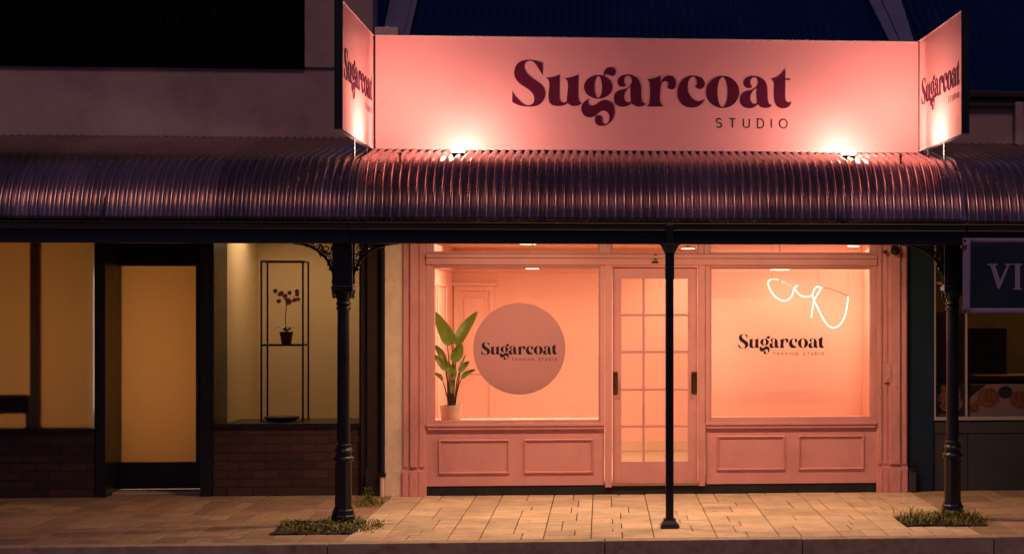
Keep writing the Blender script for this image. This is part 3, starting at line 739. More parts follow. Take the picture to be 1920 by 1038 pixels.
pendant(990, 457, 1.55, 0.09, 'round ceiling light seen through the transom above the left display window', e=16*EN)
pendant(1290, 465.5, 2.9, 0.08, 'round ceiling light seen through the transom above the door', e=6*EN)
pendant(1342, 465.5, 2.9, 0.08, 'round ceiling light just right of the door transom bar', e=6*EN)
pendant(998, 503, 1.2, 0.07, 'small hanging disc light at the top of the left display window', drop=True, e=16*EN)
pendant(1462, 505, 0.35, 0.10, 'flat hanging disc light over the neon sign in the right window', drop=True, e=1.2*EN)
pendant(1600, 461, 0.4, 0.06, 'ceiling light at the right end of the right transom', e=1.0*EN)
lamp('room_light', 'AREA', (-0.55, 1.5, zc-0.03), 44, (1.0, 0.73, 0.52), shop, shape='RECTANGLE', size=2.6, size_y=1.6)  # added area fill to brighten the room, has no fitting
lamp('window_fill', 'AREA', ((u2x(1331)+WX1)/2, 0.30, zc-0.05), 3.5, (1.0, 0.76, 0.54), shop, shape='RECTANGLE', size=1.3, size_y=0.4)  # added fill from above for the partition behind the right window

for xj, sg_, ee in ((u2x(1327), 1, 6.5), (u2x(1638), -1, 4.5)):
    lamp('jamb_fill', 'AREA', (xj, 0.14, (zw0+zw1)/2-0.05), ee, (1.0, 0.74, 0.52), shop, rot=Vector((sg_*0.55, 0.8, -0.1)).to_track_quat('-Z', 'Y').to_euler(), shape='RECTANGLE', size=0.04, size_y=1.35)  # added strip fills hidden behind the jambs to even out the partition
lamp('ledge_fill', 'AREA', ((u2x(1331)+WX1)/2-0.03, 0.12, zw0-0.02), 6, (1.0, 0.76, 0.54), shop, rot=(R(118), 0, 0), shape='RECTANGLE', size=1.35, size_y=0.03)  # added low fill hidden behind the bottom rail, brightens the lower partition
# ------------------------------------------------------------------ verandahs
KNEE = (-1.98, 2.948); SL = 0.182
def bull_profile(yb):
    pr = [(yb, KNEE[1]+(yb-KNEE[0])*SL)]
    k = 6
    for i in range(1, k+1): pr.append((yb+(KNEE[0]-yb)*i/k, KNEE[1]+(yb-KNEE[0])*SL*(1-i/k)))
    a0 = math.atan(SL); r = 0.56; cx = KNEE[0]+r*math.sin(a0)*0-0.0; n = 18
    # arc tangent to the slope, ending almost vertical
    a0 = R(24); r = 0.60
    cy_, cz_ = KNEE[0]+math.sin(a0)*r, KNEE[1]-math.cos(a0)*r
    for i in range(1, n+1):
        a = a0+(R(87)-a0)*i/n
        pr.append((cy_-math.sin(a)*r*1.12+math.sin(a0)*r*0.12, cz_+math.cos(a)*r))
    return pr
prof = bull_profile(-0.01)
FY, FZ = prof[-1]
def verandah(name, label, x0, x1, prof, lift=0.0):
    t = thing(name, label, 'verandah', ((x0+x1)/2, -1.3, FZ))
    pr = [(y, z+lift) for y, z in prof]
    mb = MB(); corr_plane(mb, x0, x1, pr, 0.068, 0.0135, 12, sharp=1.6)
    sh = mb.build('corrugated_sheet', M['tin'], t, smooth=True)
    s = sh.modifiers.new('thick', 'SOLIDIFY'); s.thickness = 0.0015
    zb = az(418, FY)
    mb = MB()
    # quad gutter with rolled lips
    mb.box(x0, x1, FY-0.035, FY+0.075, az(431, FY), az(419, FY)+lift, bev=0.004)
    mb.tube([(x0, FY-0.04, az(419.5, FY)), (x1, FY-0.04, az(419.5, FY))], 0.007, 8)
    mb.tube([(x0, FY-0.034, az(431.5, FY)), (x1, FY-0.034, az(431.5, FY))], 0.006, 8)
    mb.build('gutter', M['gutter'], t)
    mb = MB(); mb.box(x0, x1, FY+0.03, FY+0.13, az(457, FY), az(431, FY)-0.002, bev=0.004); mb.build('beam', M['dark'], t)
    mb = MB(); mb.box(x0, x1, -2.09, -1.97, 2.275, 2.46, bev=0.004); mb.build('post_beam', M['dark'], t)
    # curved rafters below the sheet
    x = x0+0.3
    while x < x1:
        pts = [(y, z-0.03) for y, z in pr[1:]]
        r_b = MB()
        for (ya, za), (yb, zb_) in zip(pts, pts[1:]):
            r_b.hexa([(x-0.02, ya, za-0.09), (x+0.02, ya, za-0.09), (x+0.02, ya, za), (x-0.02, ya, za)],
                     [(x-0.02, yb, zb_-(0.09 if yb > -2.3 else 0.03)), (x+0.02, yb, zb_-(0.09 if yb > -2.3 else 0.03)), (x+0.02, yb, zb_), (x-0.02, yb, zb_)])
        r_b.build('rafter', M['dark'], t); x += 1.2
    return t
VX0, VX1 = ax(655, -2.4), ax(1811, -2.4)
vs = verandah('verandah_roof', 'corrugated bullnose verandah roof under the pink sign', VX0, VX1, prof)
vl = verandah('verandah_roof', 'dark corrugated bullnose verandah roof in front of the brick shop', VX0-8.2, VX0-0.003, prof)
vr = verandah('verandah_roof', 'shadowed corrugated verandah roof right of the pink shop', VX1+0.012, VX1+7, [(y-0.0, z-0.012) for y, z in prof])
mb = MB(); mb.tube([(VX1-0.004, y-0.004, z+0.014) for y, z in prof[5:]], 0.013, 8)
mb.build('end_flashing', M['tin'], vs)
# batten lights fixed to the rafters under the shop verandah
for xx, lb in ((-0.80, 'left batten light hidden under the shop verandah'), (1.55, 'right batten light hidden under the shop verandah')):
    zb = 2.74
    t = thing('batten_light', lb, 'light', (xx, -1.70, zb), 'batten lights under the verandah')
    mb = MB(); mb.box(xx-0.6, xx+0.6, -1.75, -1.65, zb, zb+0.05, bev=0.005)
    for dx in (-0.45, 0.45): mb.box(xx+dx-0.01, xx+dx+0.01, -1.72, -1.68, zb+0.05, zb+0.16)
    mb.build('housing', M['white'], t)
    mb = MB(); mb.tube([(xx-0.56, -1.70, zb-0.012), (xx+0.56, -1.70, zb-0.012)], 0.012, 8); mb.build('tube', M['tube'], t)
    lamp('lamp', 'AREA', (xx, -1.70, zb-0.03), 60, (1.0, 0.68, 0.41), t, shape='RECTANGLE', size=1.1, size_y=0.06)

# ------------------------------------------------------------------ posts
def scroll(mb, cx, cz, r, y, turns=1.6, a0=0, s=1, th=0.006, sx=1):
    pts = []
    for i in range(22):
        f = i/21; a = a0+s*turns*2*math.pi*f; rr = r*(1-0.78*f)
        pts.append((cx+sx*rr*math.cos(a), y, cz+rr*math.sin(a)))
    mb.tube(pts, [th*(1-0.3*i/21) for i in range(22)], 6)
def bracket(t, px, y, side, L, H, ztop, half):
    """openwork quarter bracket; side -1 left / +1 right"""
    mb = MB(); x0 = px+side*half
    def P(a, b): return (x0+side*a, y, ztop-b)
    mb.tube([P(0, 0.006), P(L, 0.006)], 0.009, 6); mb.tube([P(0.005, 0), P(0.005, H)], 0.008, 6)
    arc = []
    for i in range(19):
        a = R(90)*i/18; arc.append(P(L-L*math.sin(a)*0.985, H-H*math.cos(a)*0.985))
    arc = [P(L*(1-math.sin(R(90)*i/18)), 0.012+(H-0.012)*(1-math.cos(R(90)*i/18))) for i in range(19)]
    mb.tube(arc, 0.010, 8)
    for a, b, r, a0, s in ((0.055, 0.06, 0.040, 0.5, 1), (0.115, 0.045, 0.030, 3.4, -1), (0.165, 0.032, 0.022, 0, 1), (0.035, 0.125, 0.027, 1.2, -1), (0.028, 0.175, 0.021, 4.4, 1),
                           (0.085, 0.095, 0.026, 2.2, 1), (0.205, 0.026, 0.015, 3, -1), (0.023, 0.218, 0.014, 1, -1)):
        k = L/0.31; k2 = H/0.31
        scroll(mb, x0+side*a*k, ztop-b*k2, r*min(k, 1.1), y, 1.5, a0, s*side, 0.006)
    mb.tube([P(0.0, 0.09), P(0.03, 0.10), P(0.075, 0.075), P(0.10, 0.02)], 0.006, 6)
    mb.tube([P(0.10, 0.02), P(0.13, 0.07), P(0.10, 0.12)], 0.006, 6)
    mb.tube([P(0.0, 0.15), P(0.05, 0.145), P(0.07, 0.115)], 0.006, 6)
    mb.lathe([(0.004, -0.02), (0.013, -0.008), (0.008, 0.006), (0.012, 0.014), (0.004, 0.022)], P(0.006, H+0.012), 8)
    return mb.build('bracket', M['iron'], t, smooth=True)
def ornate_post(pos, label, sides):
    x, y = pos; t = thing('ornate_post', label, 'post', (x, y, 0), 'ornate iron verandah posts')
    k = 227.0
    def h(v): return (977-v)/k
    mb = MB(); c0 = (x, y, 0); o8 = R(22.5)
    mb.lathe([(0.098, -0.03), (0.098, h(962)), (0.092, h(960)), (0.088, h(952)), (0.078, h(949)), (0.075, h(946))], c0, 8, o8)
    mb.build('base', M['iron'], t)
    mb = MB()
    mb.lathe([(0.070, h(949)), (0.068, h(865)), (0.070, h(862))], c0, 8, o8)
    mb.lathe([(0.070, h(864)), (0.083, h(861)), (0.085, h(858)), (0.080, h(855)), (0.066, h(853)), (0.064, h(848)), (0.070, h(846)), (0.073, h(843)), (0.066, h(840)), (0.058, h(838)), (0.060, h(836)), (0.066, h(835)), (0.064, h(832)), (0.052, h(830))], c0, 20)
    mb.lathe([(0.052, h(831)), (0.050, h(700)), (0.048, h(583))], c0, 20)
    mb.lathe([(0.049, h(586)), (0.058, h(584)), (0.058, h(581)), (0.050, h(579)), (0.050, h(577)), (0.060, h(576)), (0.060, h(573)), (0.052, h(571)), (0.052, h(566)), (0.058, h(560)), (0.072, h(553)), (0.080, h(549))], c0, 20)
    mb.build('shaft', M['iron'], t, smooth=True)
    mb = MB()
    z0, z1 = h(549), h(541); s = 0.086
    mb.box(x-s, x+s, y-s, y+s, z0, z1, bev=0.006)
    # leafy drops at the capital corners
    for a in (-1, 1):
        for b in (-1, 1):
            mb.lathe([(0.004, -0.07), (0.012, -0.055), (0.008, -0.045), (0.017, -0.03), (0.010, -0.02), (0.02, -0.008), (0.012, 0)], (x+a*0.068, y+b*0.068, z0), 8)
    mb.build('capital', M['iron'], t)
    mb = MB(); s = 0.078; mb.box(x-s, x+s, y-s+0.02, y+s-0.02, z1, 2.60, bev=0.005)
    mb.box(x-s+0.02, x+s-0.02, y-s+0.012, y-s+0.02, z1+0.03, 2.24, bev=0.003); mb.build('top_block', M['iron'], t)
    for sd, L in sides: bracket(t, x, y, sd, L, 0.31, 2.275, 0.078)
    return t
ornate_post(PL, 'ornate black iron post with grass at its foot, in front of the brick shop', ((-1, 0.32), (1, 0.36)))
ornate_post(PR, 'ornate black iron post beside the teal banner', ((-1, 0.36), (1, 0.32)))
x, y = PM
t = thing('plain_post', 'plain square black verandah post in front of the glazed door', 'post', (x, y, 0))
k = 237.0
def h(v): return (991-v)/k
mb = MB(); mb.box(x-0.075, x+0.075, y-0.075, y+0.075, 0.004, h(985), bev=0.005)
mb.box(x-0.066, x+0.066, y-0.066, y+0.066, h(985.5), h(983), bev=0.003)
mb.hexa([(x-0.062, y-0.062, h(983)), (x+0.062, y-0.062, h(983)), (x+0.062, y+0.062, h(983)), (x-0.062, y+0.062, h(983))], [(x-0.047, y-0.047, h(977)), (x+0.047, y-0.047, h(977)), (x+0.047, y+0.047, h(977)), (x-0.047, y+0.047, h(977))])
mb.box(x-0.048, x+0.048, y-0.048, y+0.048, h(976.8), h(973), bev=0.004); mb.build('base', M['iron'], t)
mb = MB(); mb.box(x-0.031, x+0.031, y-0.031, y+0.031, h(973), 2.40, bev=0.006); mb.box(x-0.036, x+0.036, y-0.036, y+0.036, h(525), h(473), bev=0.004); mb.build('shaft', M['iron'], t)
mb = MB()
for zz0, zz1, s in ((476, 472, 0.044), (472, 468, 0.052), (468, 465, 0.060), (465, 461, 0.068), (461, 457.3, 0.080)):
    mb.box(x-s, x+s, y-0.05, y+0.03, h(zz0), h(zz1)-0.001, bev=0.005)
mb.build('capital', M['iron'], t)

# ------------------------------------------------------------------ signs
sx0, sx1 = ax(704, SIGN_Y), ax(1722, SIGN_Y); sz1 = az(67, SIGN_Y, 900)-0.02; sz0 = az(281, SIGN_Y)
szt = (at(703, 67, SIGN_Y).z+at(1722, 81, SIGN_Y).z)/2; szb = (at(703, 278, SIGN_Y).z+at(1722, 285, SIGN_Y).z)/2
sg = thing('fascia_sign', 'long pink fascia sign with maroon lettering above the verandah', 'sign', ((sx0+sx1)/2, SIGN_Y, szb))
mb = MB(); mb.box(sx0, sx1, SIGN_Y, SIGN_Y+0.05, szb, szt); mb.build('sign_face', M['sign'], sg)
mb = MB(); e = 0.009
mb.box(sx0, sx1, SIGN_Y-0.006, SIGN_Y+0.052, szt, szt+e); mb.build('edge_trim', M['trim'], sg)
mb = MB(); mb.box(sx0, sx1, SIGN_Y-0.006, SIGN_Y+0.052, szb-e, szb)
mb.build('edge_trim', M['trim'], sg)
mb = MB(); mb.box(sx0-e, sx0-0.0005, SIGN_Y-0.006, SIGN_Y+0.052, szb-e, szt+e); mb.build('edge_trim', M['dark'], sg)
mb = MB(); mb.box(sx1+0.0005, sx1+e, SIGN_Y-0.006, SIGN_Y+0.052, szb-e, szt+e); mb.build('edge_trim', M['dark'], sg)
mb = MB()
for i in range(6):
    xx = sx0+0.3+(sx1-sx0-0.6)*i/5; mb.box(xx-0.02, xx+0.02, SIGN_Y+0.053, SIGN_Y+0.09, szb-0.03, szt-0.05)
mb.box(sx0, sx1, SIGN_Y+0.02, SIGN_Y+0.1, szb-0.06, szb-0.0095); mb.build('frame', M['dark'], sg)
put_logo('lettering', M['maroon'], sg, lambda p, q, d: (lx0.x+p*LW, SIGN_Y-0.0006-d, lx0.z+q*LW), 0.003)
U = lambda X, Yv: to_unit(1300+X/Z, 100+Yv/Z)
a0 = U(297, 962); a1 = U(1218, 962); hh = U(297, 848)[1]-a0[1]
put_strokes('small_lettering', M['letter_dark'], sg, strokes_2d('STUDIO', a0[0], a1[0], a0[1], hh, 0.0040), lambda p, q, d: (lx0.x+p*LW, SIGN_Y-0.0006-d, lx0.z+q*LW), 0.002)

def side_sign(label, u_far, u_near, u_edge, vf, vn, left):
    Yf = SIGN_Y-0.02; df = (at(u_far, 0, Yf)-Vector((0, CY, CZ)))
    hf = vf[1]-vf[0]; hn = vn[1]-vn[0]
    Yn = CY+(Yf-CY)*hf/hn
    F0 = at(u_far, vf[1], Yf); F1 = at(u_far, vf[0], Yf)
    N0 = at(u_near, vn[1], Yn); N1 = at(u_near, vn[0], Yn)
    z0 = (F0.z+N0.z)/2; z1 = (F1.z+N1.z)/2
    A = Vector((F0.x, Yf, 0)); B = Vector((N0.x, Yn, 0)); d = (B-A); Ln = d.length; d.normalize()
    nrm = Vector((d.y, -d.x, 0))
    if (nrm.x > 0) != left: nrm = -nrm       # faces the middle of the shop
    t = thing('side_sign', label, 'sign', ((A.x+B.x)/2, (A.y+B.y)/2, z0), 'side signs')
    th = 0.045
    def P(s, z, o): return A+d*s-nrm*o+Vector((0, 0, z))
    mb = MB(); mb.hexa([P(0, z0, 0), P(Ln, z0, 0), P(Ln, z1, 0), P(0, z1, 0)], [P(0, z0, th), P(Ln, z0, th), P(Ln, z1, th), P(0, z1, th)]); mb.build('sign_face', M['sign'], t)
    mb = MB(); e = 0.008
    def bar(s0, s1, za, zb): mb.hexa([P(s0, za, -0.005), P(s1, za, -0.005), P(s1, zb, -0.005), P(s0, zb, -0.005)], [P(s0, za, th), P(s1, za, th), P(s1, zb, th), P(s0, zb, th)])
    bar(0, Ln, z1+0.0005, z1+e); mb.build('edge_trim', M['trim'], t); mb = MB(); bar(0, Ln, z0-e, z0-0.0005); mb.build('edge_trim', M['trim'], t)
    mb = MB(); mb.hexa([P(Ln+0.0005, z0-e, -0.008), P(Ln+0.012, z0-e, -0.008), P(Ln+0.012, z1+e, -0.008), P(Ln+0.0005, z1+e, -0.008)], [P(Ln+0.0005, z0-e, th+0.01), P(Ln+0.012, z0-e, th+0.01), P(Ln+0.012, z1+e, th+0.01), P(Ln+0.0005, z1+e, th+0.01)])
    mb.build('end_frame', M['dark'], t)
    W = Ln*0.885; m0 = Ln*0.06
    zb = z0+(z1-z0)*0.405
    if left: f = lambda p, q, dd: P(Ln-m0-p*W, zb+q*W, -0.0006-dd)     # reads from the street inwards
    else: f = lambda p, q, dd: P(m0+p*W, zb+q*W, -0.0006-dd)
    put_logo('lettering', M['maroon'], t, f, 0.003)
    put_strokes('small_lettering', M['letter_dark'], t, strokes_2d('STUDIO', a0[0], a1[0], a0[1], hh, 0.0036), f, 0.002)
    # bracing stays to the roof
    for s in (0.25, Ln*0.55):
        mb = MB(); p = P(s, z0-e-0.001, th/2); mb.tube([p, (p.x, p.y, p.z-0.10 if s < 0.5 else p.z-0.16)], 0.008, 6)
        mb.build('support_leg', M['steel'], t)
    # small uplight below the face
    q = P(Ln*0.50, z0-0.12, -0.33)
    ul = MB(); ul.lathe([(0.010, -0.008), (0.014, 0.0), (0.015, 0.010)], q, 12); ul.tube([q, (q.x, q.y, q.z-0.07)], 0.008, 6); ul.build('uplight', M['housing'], t)
    aim = P(Ln*0.50, z0+0.5, 0.0)-q
    lamp('uplight_lamp', 'SPOT', q+Vector((0, 0, 0.03)), 62, (1.0, 0.80, 0.60), t, rot=aim.to_track_quat('-Z', 'Y').to_euler(), spot_size=R(165), spot_blend=0.8, shadow_soft_size=0.03)
    return t
side_sign('pink side sign at the left end of the fascia sign, facing right', 700, 641, 632, (65, 276), (5, 243), True)
side_sign('pink side sign at the right end of the fascia sign, facing left', 1724, 1804, 1810, (80, 284), (19, 247), False)

# floodlights on the verandah roof
def sheet_z(Y): return KNEE[1]+(Y-KNEE[0])*SL
def flood(u, label):
    Y = SIGN_Y-0.42; x = ax(u, Y); zb = sheet_z(Y)-0.028; zc_ = az(290, Y)
    t = thing('floodlight', label, 'floodlight', (x, Y, zb), 'floodlights on the verandah roof')
    mb = MB(); w_ = 0.058
    # shallow tilted head: open face points up and back to the sign
    mb.hexa([(x-w_*0.7, Y-0.03, zb+0.012), (x+w_*0.7, Y-0.03, zb+0.012), (x+w_*0.7, Y+0.03, zb+0.012), (x-w_*0.7, Y+0.03, zb+0.012)],
            [(x-w_, Y-0.045, zb+0.05), (x+w_, Y-0.045, zb+0.05), (x+w_, Y+0.045, zb+0.045), (x-w_, Y+0.045, zb+0.045)])
    for k in range(5): mb.box(x-w_*0.6+k*w_*0.3-0.002, x-w_*0.6+k*w_*0.3+0.002, Y-0.052, Y-0.03, zb+0.014, zb+0.045)
    mb.build('housing', M['housing'], t)
    mb = MB(); mb.box(x-w_*0.96, x+w_*0.96, Y-0.042, Y+0.042, zb+0.0505, zb+0.092, bev=0.012); mb.build('lens', M['lens'], t)
    mb = MB()
    for s in (-1, 1): mb.tube([(x+s*w_*1.08, Y, zb+0.04), (x+s*w_*1.08, Y, zb-0.005), (x, Y, zb-0.008)], 0.004, 6)
    mb.build('yoke', M['steel'], t)
    mb = MB(); mb.tube([(x, Y+0.04, zb+0.02), (x+0.03, Y+0.1, zb+0.03), (x+0.05, Y+0.3, zb+0.075), (x+0.06, Y+0.45, zb+0.12)], 0.005, 6); mb.build('cable', M['dark'], t)
    lo = lamp('lamp', 'SPOT', (x, Y+0.01, zb+0.085), 60, (1.0, 0.84, 0.66), t, rot=(R(90), 0, 0), spot_size=R(172), spot_blend=0.25, shadow_soft_size=0.05)
    # wide-throw reflector: more light at the steep angles, less straight ahead
    lo.data.use_nodes = True; ln = lo.data.node_tree.nodes; ll = lo.data.node_tree.links
    em = ln['Emission']; tc = ln.new('ShaderNodeTexCoord'); sp = ln.new('ShaderNodeSeparateXYZ'); ab = ln.new('ShaderNodeMath'); ab.operation = 'ABSOLUTE'
    mx_ = ln.new('ShaderNodeMath'); mx_.operation = 'MAXIMUM'; mx_.inputs[1].default_value = 0.12; pw = ln.new('ShaderNodeMath'); pw.operation = 'POWER'; pw.inputs[1].default_value = -0.65
    ll.new(tc.outputs['Normal'], sp.inputs[0]); ll.new(sp.outputs[2], ab.inputs[0]); ll.new(ab.outputs[0], mx_.inputs[0]); ll.new(mx_.outputs[0], pw.inputs[0]); ll.new(pw.outputs[0], em.inputs['Strength'])
    return t
flood(858, 'left floodlight on the verandah roof lighting the pink sign')
flood(1591, 'right floodlight on the verandah roof lighting the pink sign')

# ------------------------------------------------------------------ window graphics
GY = 0.0272
cc = at(974, 653.5, GY); rr = 0.5*(ax(1060.5, GY)-ax(887.5, GY))
t = thing('window_decal', 'round mauve decal with lettering on the left display window', 'decal', (cc.x, GY, cc.z-rr))
M['mauve'] = mat('mauve_vinyl', (0.63, 0.34, 0.33), 0.5, var=0.03)
def translucent_mix(m, col_, f):
    n = m.node_tree.nodes; l = m.node_tree.links; p = n['Principled BSDF']; o = n['Material Output']
    mx = n.new('ShaderNodeMixShader'); tr_ = n.new('ShaderNodeBsdfTranslucent'); tr_.inputs[0].default_value = (*col_, 1)
    mx.inputs[0].default_value = f; l.new(p.outputs[0], mx.inputs[1]); l.new(tr_.outputs[0], mx.inputs[2]); l.new(mx.outputs[0], o.inputs[0])
translucent_mix(M['mauve'], (0.70, 0.41, 0.40), 0.5)
mb = MB(); n = 72
f_ = [mb.bm.verts.new((cc.x+rr*math.cos(2*math.pi*i/n), GY, cc.z+rr*math.sin(2*math.pi*i/n))) for i in range(n)]
b_ = [mb.bm.verts.new((v.co.x, GY-0.0015, v.co.z)) for v in f_]
mb.bm.faces.new(f_); mb.bm.faces.new(b_[::-1])
for i in range(n): j = (i+1) % n; mb.bm.faces.new([f_[i], f_[j], b_[j], b_[i]])
mb.build('disc', M['mauve'], t)
def small_logo(t, u0, u1, vb, Y):
    p0 = at(u0, vb, Y); p1 = at(u1, vb, Y); W = p1.x-p0.x
    f = lambda p, q, d: (p0.x+p*W, Y-d, p0.z+q*W)
    put_logo('lettering', M['plum'], t, f, 0.0012)
    x0 = 0.405; put_strokes('small_lettering', M['plum'], t, strokes_2d('TANNING STUDIO', x0, 0.995, -0.078, 0.030, 0.0058), f, 0.0012)
small_logo(t, 902, 1044.5, 664.5, GY-0.0018)
t = thing('window_lettering', 'dark shop lettering on the glass of the right display window', 'lettering', (ax(1464, GY), GY, az(662, GY)))
small_logo(t, 1384, 1545.5, 652.5, GY)

# ------------------------------------------------------------------ neon
NY = 0.30
t = thing('neon_sign', 'white neon line drawing of spectacles hanging in the right display window', 'neon sign', (ax(1515, NY), NY, az(560, NY)))
def N(pts): return [at(1420+a/7.415, 500+b/7.415, NY) for a, b in pts]
def smooth_open(P, k=5):
    out = []
    for i in range(len(P)-1):
        p0 = P[max(i-1, 0)]; p1 = P[i]; p2 = P[i+1]; p3 = P[min(i+2, len(P)-1)]
        for s in range(k):
            t_ = s/k; out.append(0.5*((2*p1)+(p2-p0)*t_+(2*p0-5*p1+4*p2-p3)*t_**2+(3*p1-p0-3*p2+p3)*t_**3))
    out.append(P[-1]); return out
lit = [[(190,178),(160,192),(148,230),(175,310),(230,395),(300,450),(370,472),(430,455),(480,400),(505,330),(518,288),(540,266),(560,268)],
       [(520,302),(560,360),(610,400),(680,418),(740,405),(778,385)],
       [(752,705),(770,560),(790,465),(830,390),(868,330),(882,300),(905,292)],
       [(880,292),(838,275),(802,297),(780,345),(772,400),(785,460),(815,520),(850,590),(910,710),(970,800),(1030,840),(1080,843),(1150,800),(1210,700),(1245,560),(1262,412)]]
for L in lit:
    mb = MB(); mb.tube(smooth_open(N(L)), 0.0050, 8); mb.build('neon_tube', M['neon'], t, smooth=True)
mb = MB(); mb.tube(smooth_open(N([(190,178),(240,176),(300,187),(400,232),(490,288),(518,308)])), 0.005, 8); mb.build('dim_tube', M['neon_dim'], t, smooth=True)
mb = MB(); mb.tube(smooth_open(N([(905,290),(1000,305),(1120,345),(1240,395),(1262,408)])), 0.0035, 6)
mb.tube(N([(300,183),(330,195)]), 0.007, 6); mb.build('cable', M['neon_off'], t)
for a, b in ((208, 170), (845, 272), (1262, 408)):
    p = N([(a, b)])[0]; mb = MB(); mb.tube([p, (p.x, p.y, zc)], 0.0012, 4); mb.build('hanging_wire', M['steel'], t)
for a, b, e in ((330, 420, 1.6), (800, 420, 1.4), (1090, 700, 2.2)):
    p = N([(a, b)])[0]; lamp('neon_glow', 'POINT', (p.x, NY+0.08, p.z), e*0.8, (1.0, 0.68, 0.52), t, shadow_soft_size=0.09)

# ------------------------------------------------------------------ potted plant
PY_ = 0.34
def PP(a, b, y=0.0): return at(800+a/4.33, 560+b/4.33, PY_+y)
pc = PP(197, 984)
t = thing('potted_plant', 'tall leafy plant in a cream pot on the left window ledge', 'plant', (pc.x, PY_, pc.z))
pr_ = PP(290, 862).x-pc.x; pb_ = PP(278, 983).x-pc.x; ph = PP(197, 862).z-pc.z; lowz = zw0-0.004-pc.z
mb = MB(); mb.lathe([(pb_*0.9, lowz), (pb_, lowz+0.01), (pr_*0.97, ph*0.85), (pr_, ph), (pr_*0.93, ph+0.001), (pr_*0.9, ph-0.03), (0.005, ph-0.03)], (pc.x, PY_, pc.z), 32); mb.build('pot', M['pot'], t, smooth=True)
mb = MB(); mb.lathe([(pr_*0.89, ph-0.04), (pr_*0.89, ph-0.018)], (pc.x, PY_, pc.z), 20); mb.build('soil', M['soil'], t)
def leaf(spine, hw, bend=0.03, yo=0.0, tiltx=0.0):
    """blade along a traced spine, cupped round its midrib"""
    P = [PP(a, b, yo+0.03*math.sin(i*1.3)) for i, (a, b) in enumerate(spine)]
    P = smooth_open(P, 5); n = len(P); k = 115.0; mb = MB(); rows = []
    for i, p in enumerate(P):
        f = i/(n-1)   # 0 tip, 1 base
        w_ = hw/4.33/196.0*(2.05*(f**0.85)*((1-f)**0.5) if 0 < f < 1 else 0.0)+0.0008
        tv = (P[min(i+1, n-1)]-P[max(i-1, 0)]).normalized(); s = Vector((tv.z, 0, -tv.x)).normalized()
        row = []
        for q in (-1, -0.66, -0.33, 0, 0.33, 0.66, 1):
            wob = 0.05*math.sin(i*0.9+q*2)*w_
            row.append(mb.bm.verts.new(p+s*(q*w_)+Vector((0, -abs(q)*w_*0.45*(1 if bend > 0 else -1)+wob+tiltx*q*w_, 0))))
        rows.append(row)
    for a, b in zip(rows, rows[1:]):
        for q in range(6): mb.bm.faces.new([a[q], a[q+1], b[q+1], b[q]])
    o = mb.build('leaf', M['leaf'], t, smooth=True); return o
leaf([(66,103),(105,180),(155,270),(185,330),(203,372)], 66, 1, -0.02, -0.4)
leaf([(412,103),(365,165),(310,240),(270,310),(240,375)], 55, 1, 0.02, 0.4)
leaf([(283,362),(262,410),(240,460),(218,510)], 54, -1, -0.04)
leaf([(58,372),(100,415),(135,480),(162,578)], 34, 1, 0.0, 0.3)
leaf([(56,448),(90,485),(125,530),(152,578)], 32, 1, -0.03)
leaf([(56,600),(85,612),(112,632),(130,662)], 19, -1, 0.0)
leaf([(348,508),(318,530),(288,560),(265,592)], 30, 1, 0.0, 0.5)
leaf([(398,573),(350,590),(310,615),(285,645)], 22, 1, -0.02)
leaf([(320,448),(300,490),(282,525),(275,560)], 8, 1, 0.03)
leaf([(172,508),(182,545),(190,580),(195,615)], 30, 1, -0.05)
leaf([(212,510),(218,560),(218,610),(212,655)], 28, -1, -0.02)
leaf([(205,650),(207,690),(208,730),(206,770)], 17, 1, -0.04)
stems = [[(203,372),(212,480),(208,640),(205,875)], [(240,375),(232,560),(222,720),(212,875)], [(165,372),(178,470),(182,600),(185,875)], [(218,510),(216,700),(208,875)],
         [(162,578),(172,680),(182,780),(190,875)], [(152,578),(165,650),(172,760),(180,875)], [(130,662),(150,730),(168,800),(175,875)], [(265,592),(245,680),(232,780),(222,875)],
         [(285,645),(260,700),(240,790),(228,875)], [(275,560),(262,650),(238,780),(218,875)], [(206,770),(205,875)], [(195,615),(197,875)], [(212,655),(210,875)]]
for i, s in enumerate(stems):
    P = smooth_open([PP(a, b, random.uniform(-0.03, 0.03)*(1 if k_ < len(s)-1 else 0.5)) for k_, (a, b) in enumerate(s)], 4); n = len(P)
    mb = MB(); mb.tube(P, [0.004+0.004*j/(n-1) for j in range(n)], 6); mb.build('stem', M['stem'], t, smooth=True)

# ------------------------------------------------------------------ camera dome, box and patch on the right pilaster
p = at(1677, 470, -0.09)
t = thing('security_camera', 'dark dome security camera at the top of the right pink pilaster', 'camera', (p.x, -0.07, p.z))
mb = MB(); mb.box(p.x-0.03, p.x+0.035, -0.13, -0.066, p.z+0.015, p.z+0.05, bev=0.006); mb.build('mount', M['dark'], t)
mb = MB(); mb.lathe([(0.006, -0.042), (0.028, -0.034), (0.042, -0.014), (0.046, 0.004), (0.04, 0.014)], (p.x, -0.135, p.z), 20); mb.build('dome', M['dark'], t, smooth=True)
p = at(1659, 472, -0.09)
mb = MB(); mb.lathe([(0.006, -0.02), (0.018, -0.012), (0.02, 0.004), (0.014, 0.016)], (0, 0, 0), 14); mb.box(-0.006, 0.006, 0.0, 0.05, 0.0, 0.012); o = mb.build('sensor', M['brown'], smooth=True); o.location = (p.x, -0.105, p.z)
tag(o, 'small brown sensor just left of the dome security camera', 'sensor')
mb = MB(); a = at(1656, 716, -0.06); b = at(1671, 682, -0.06)
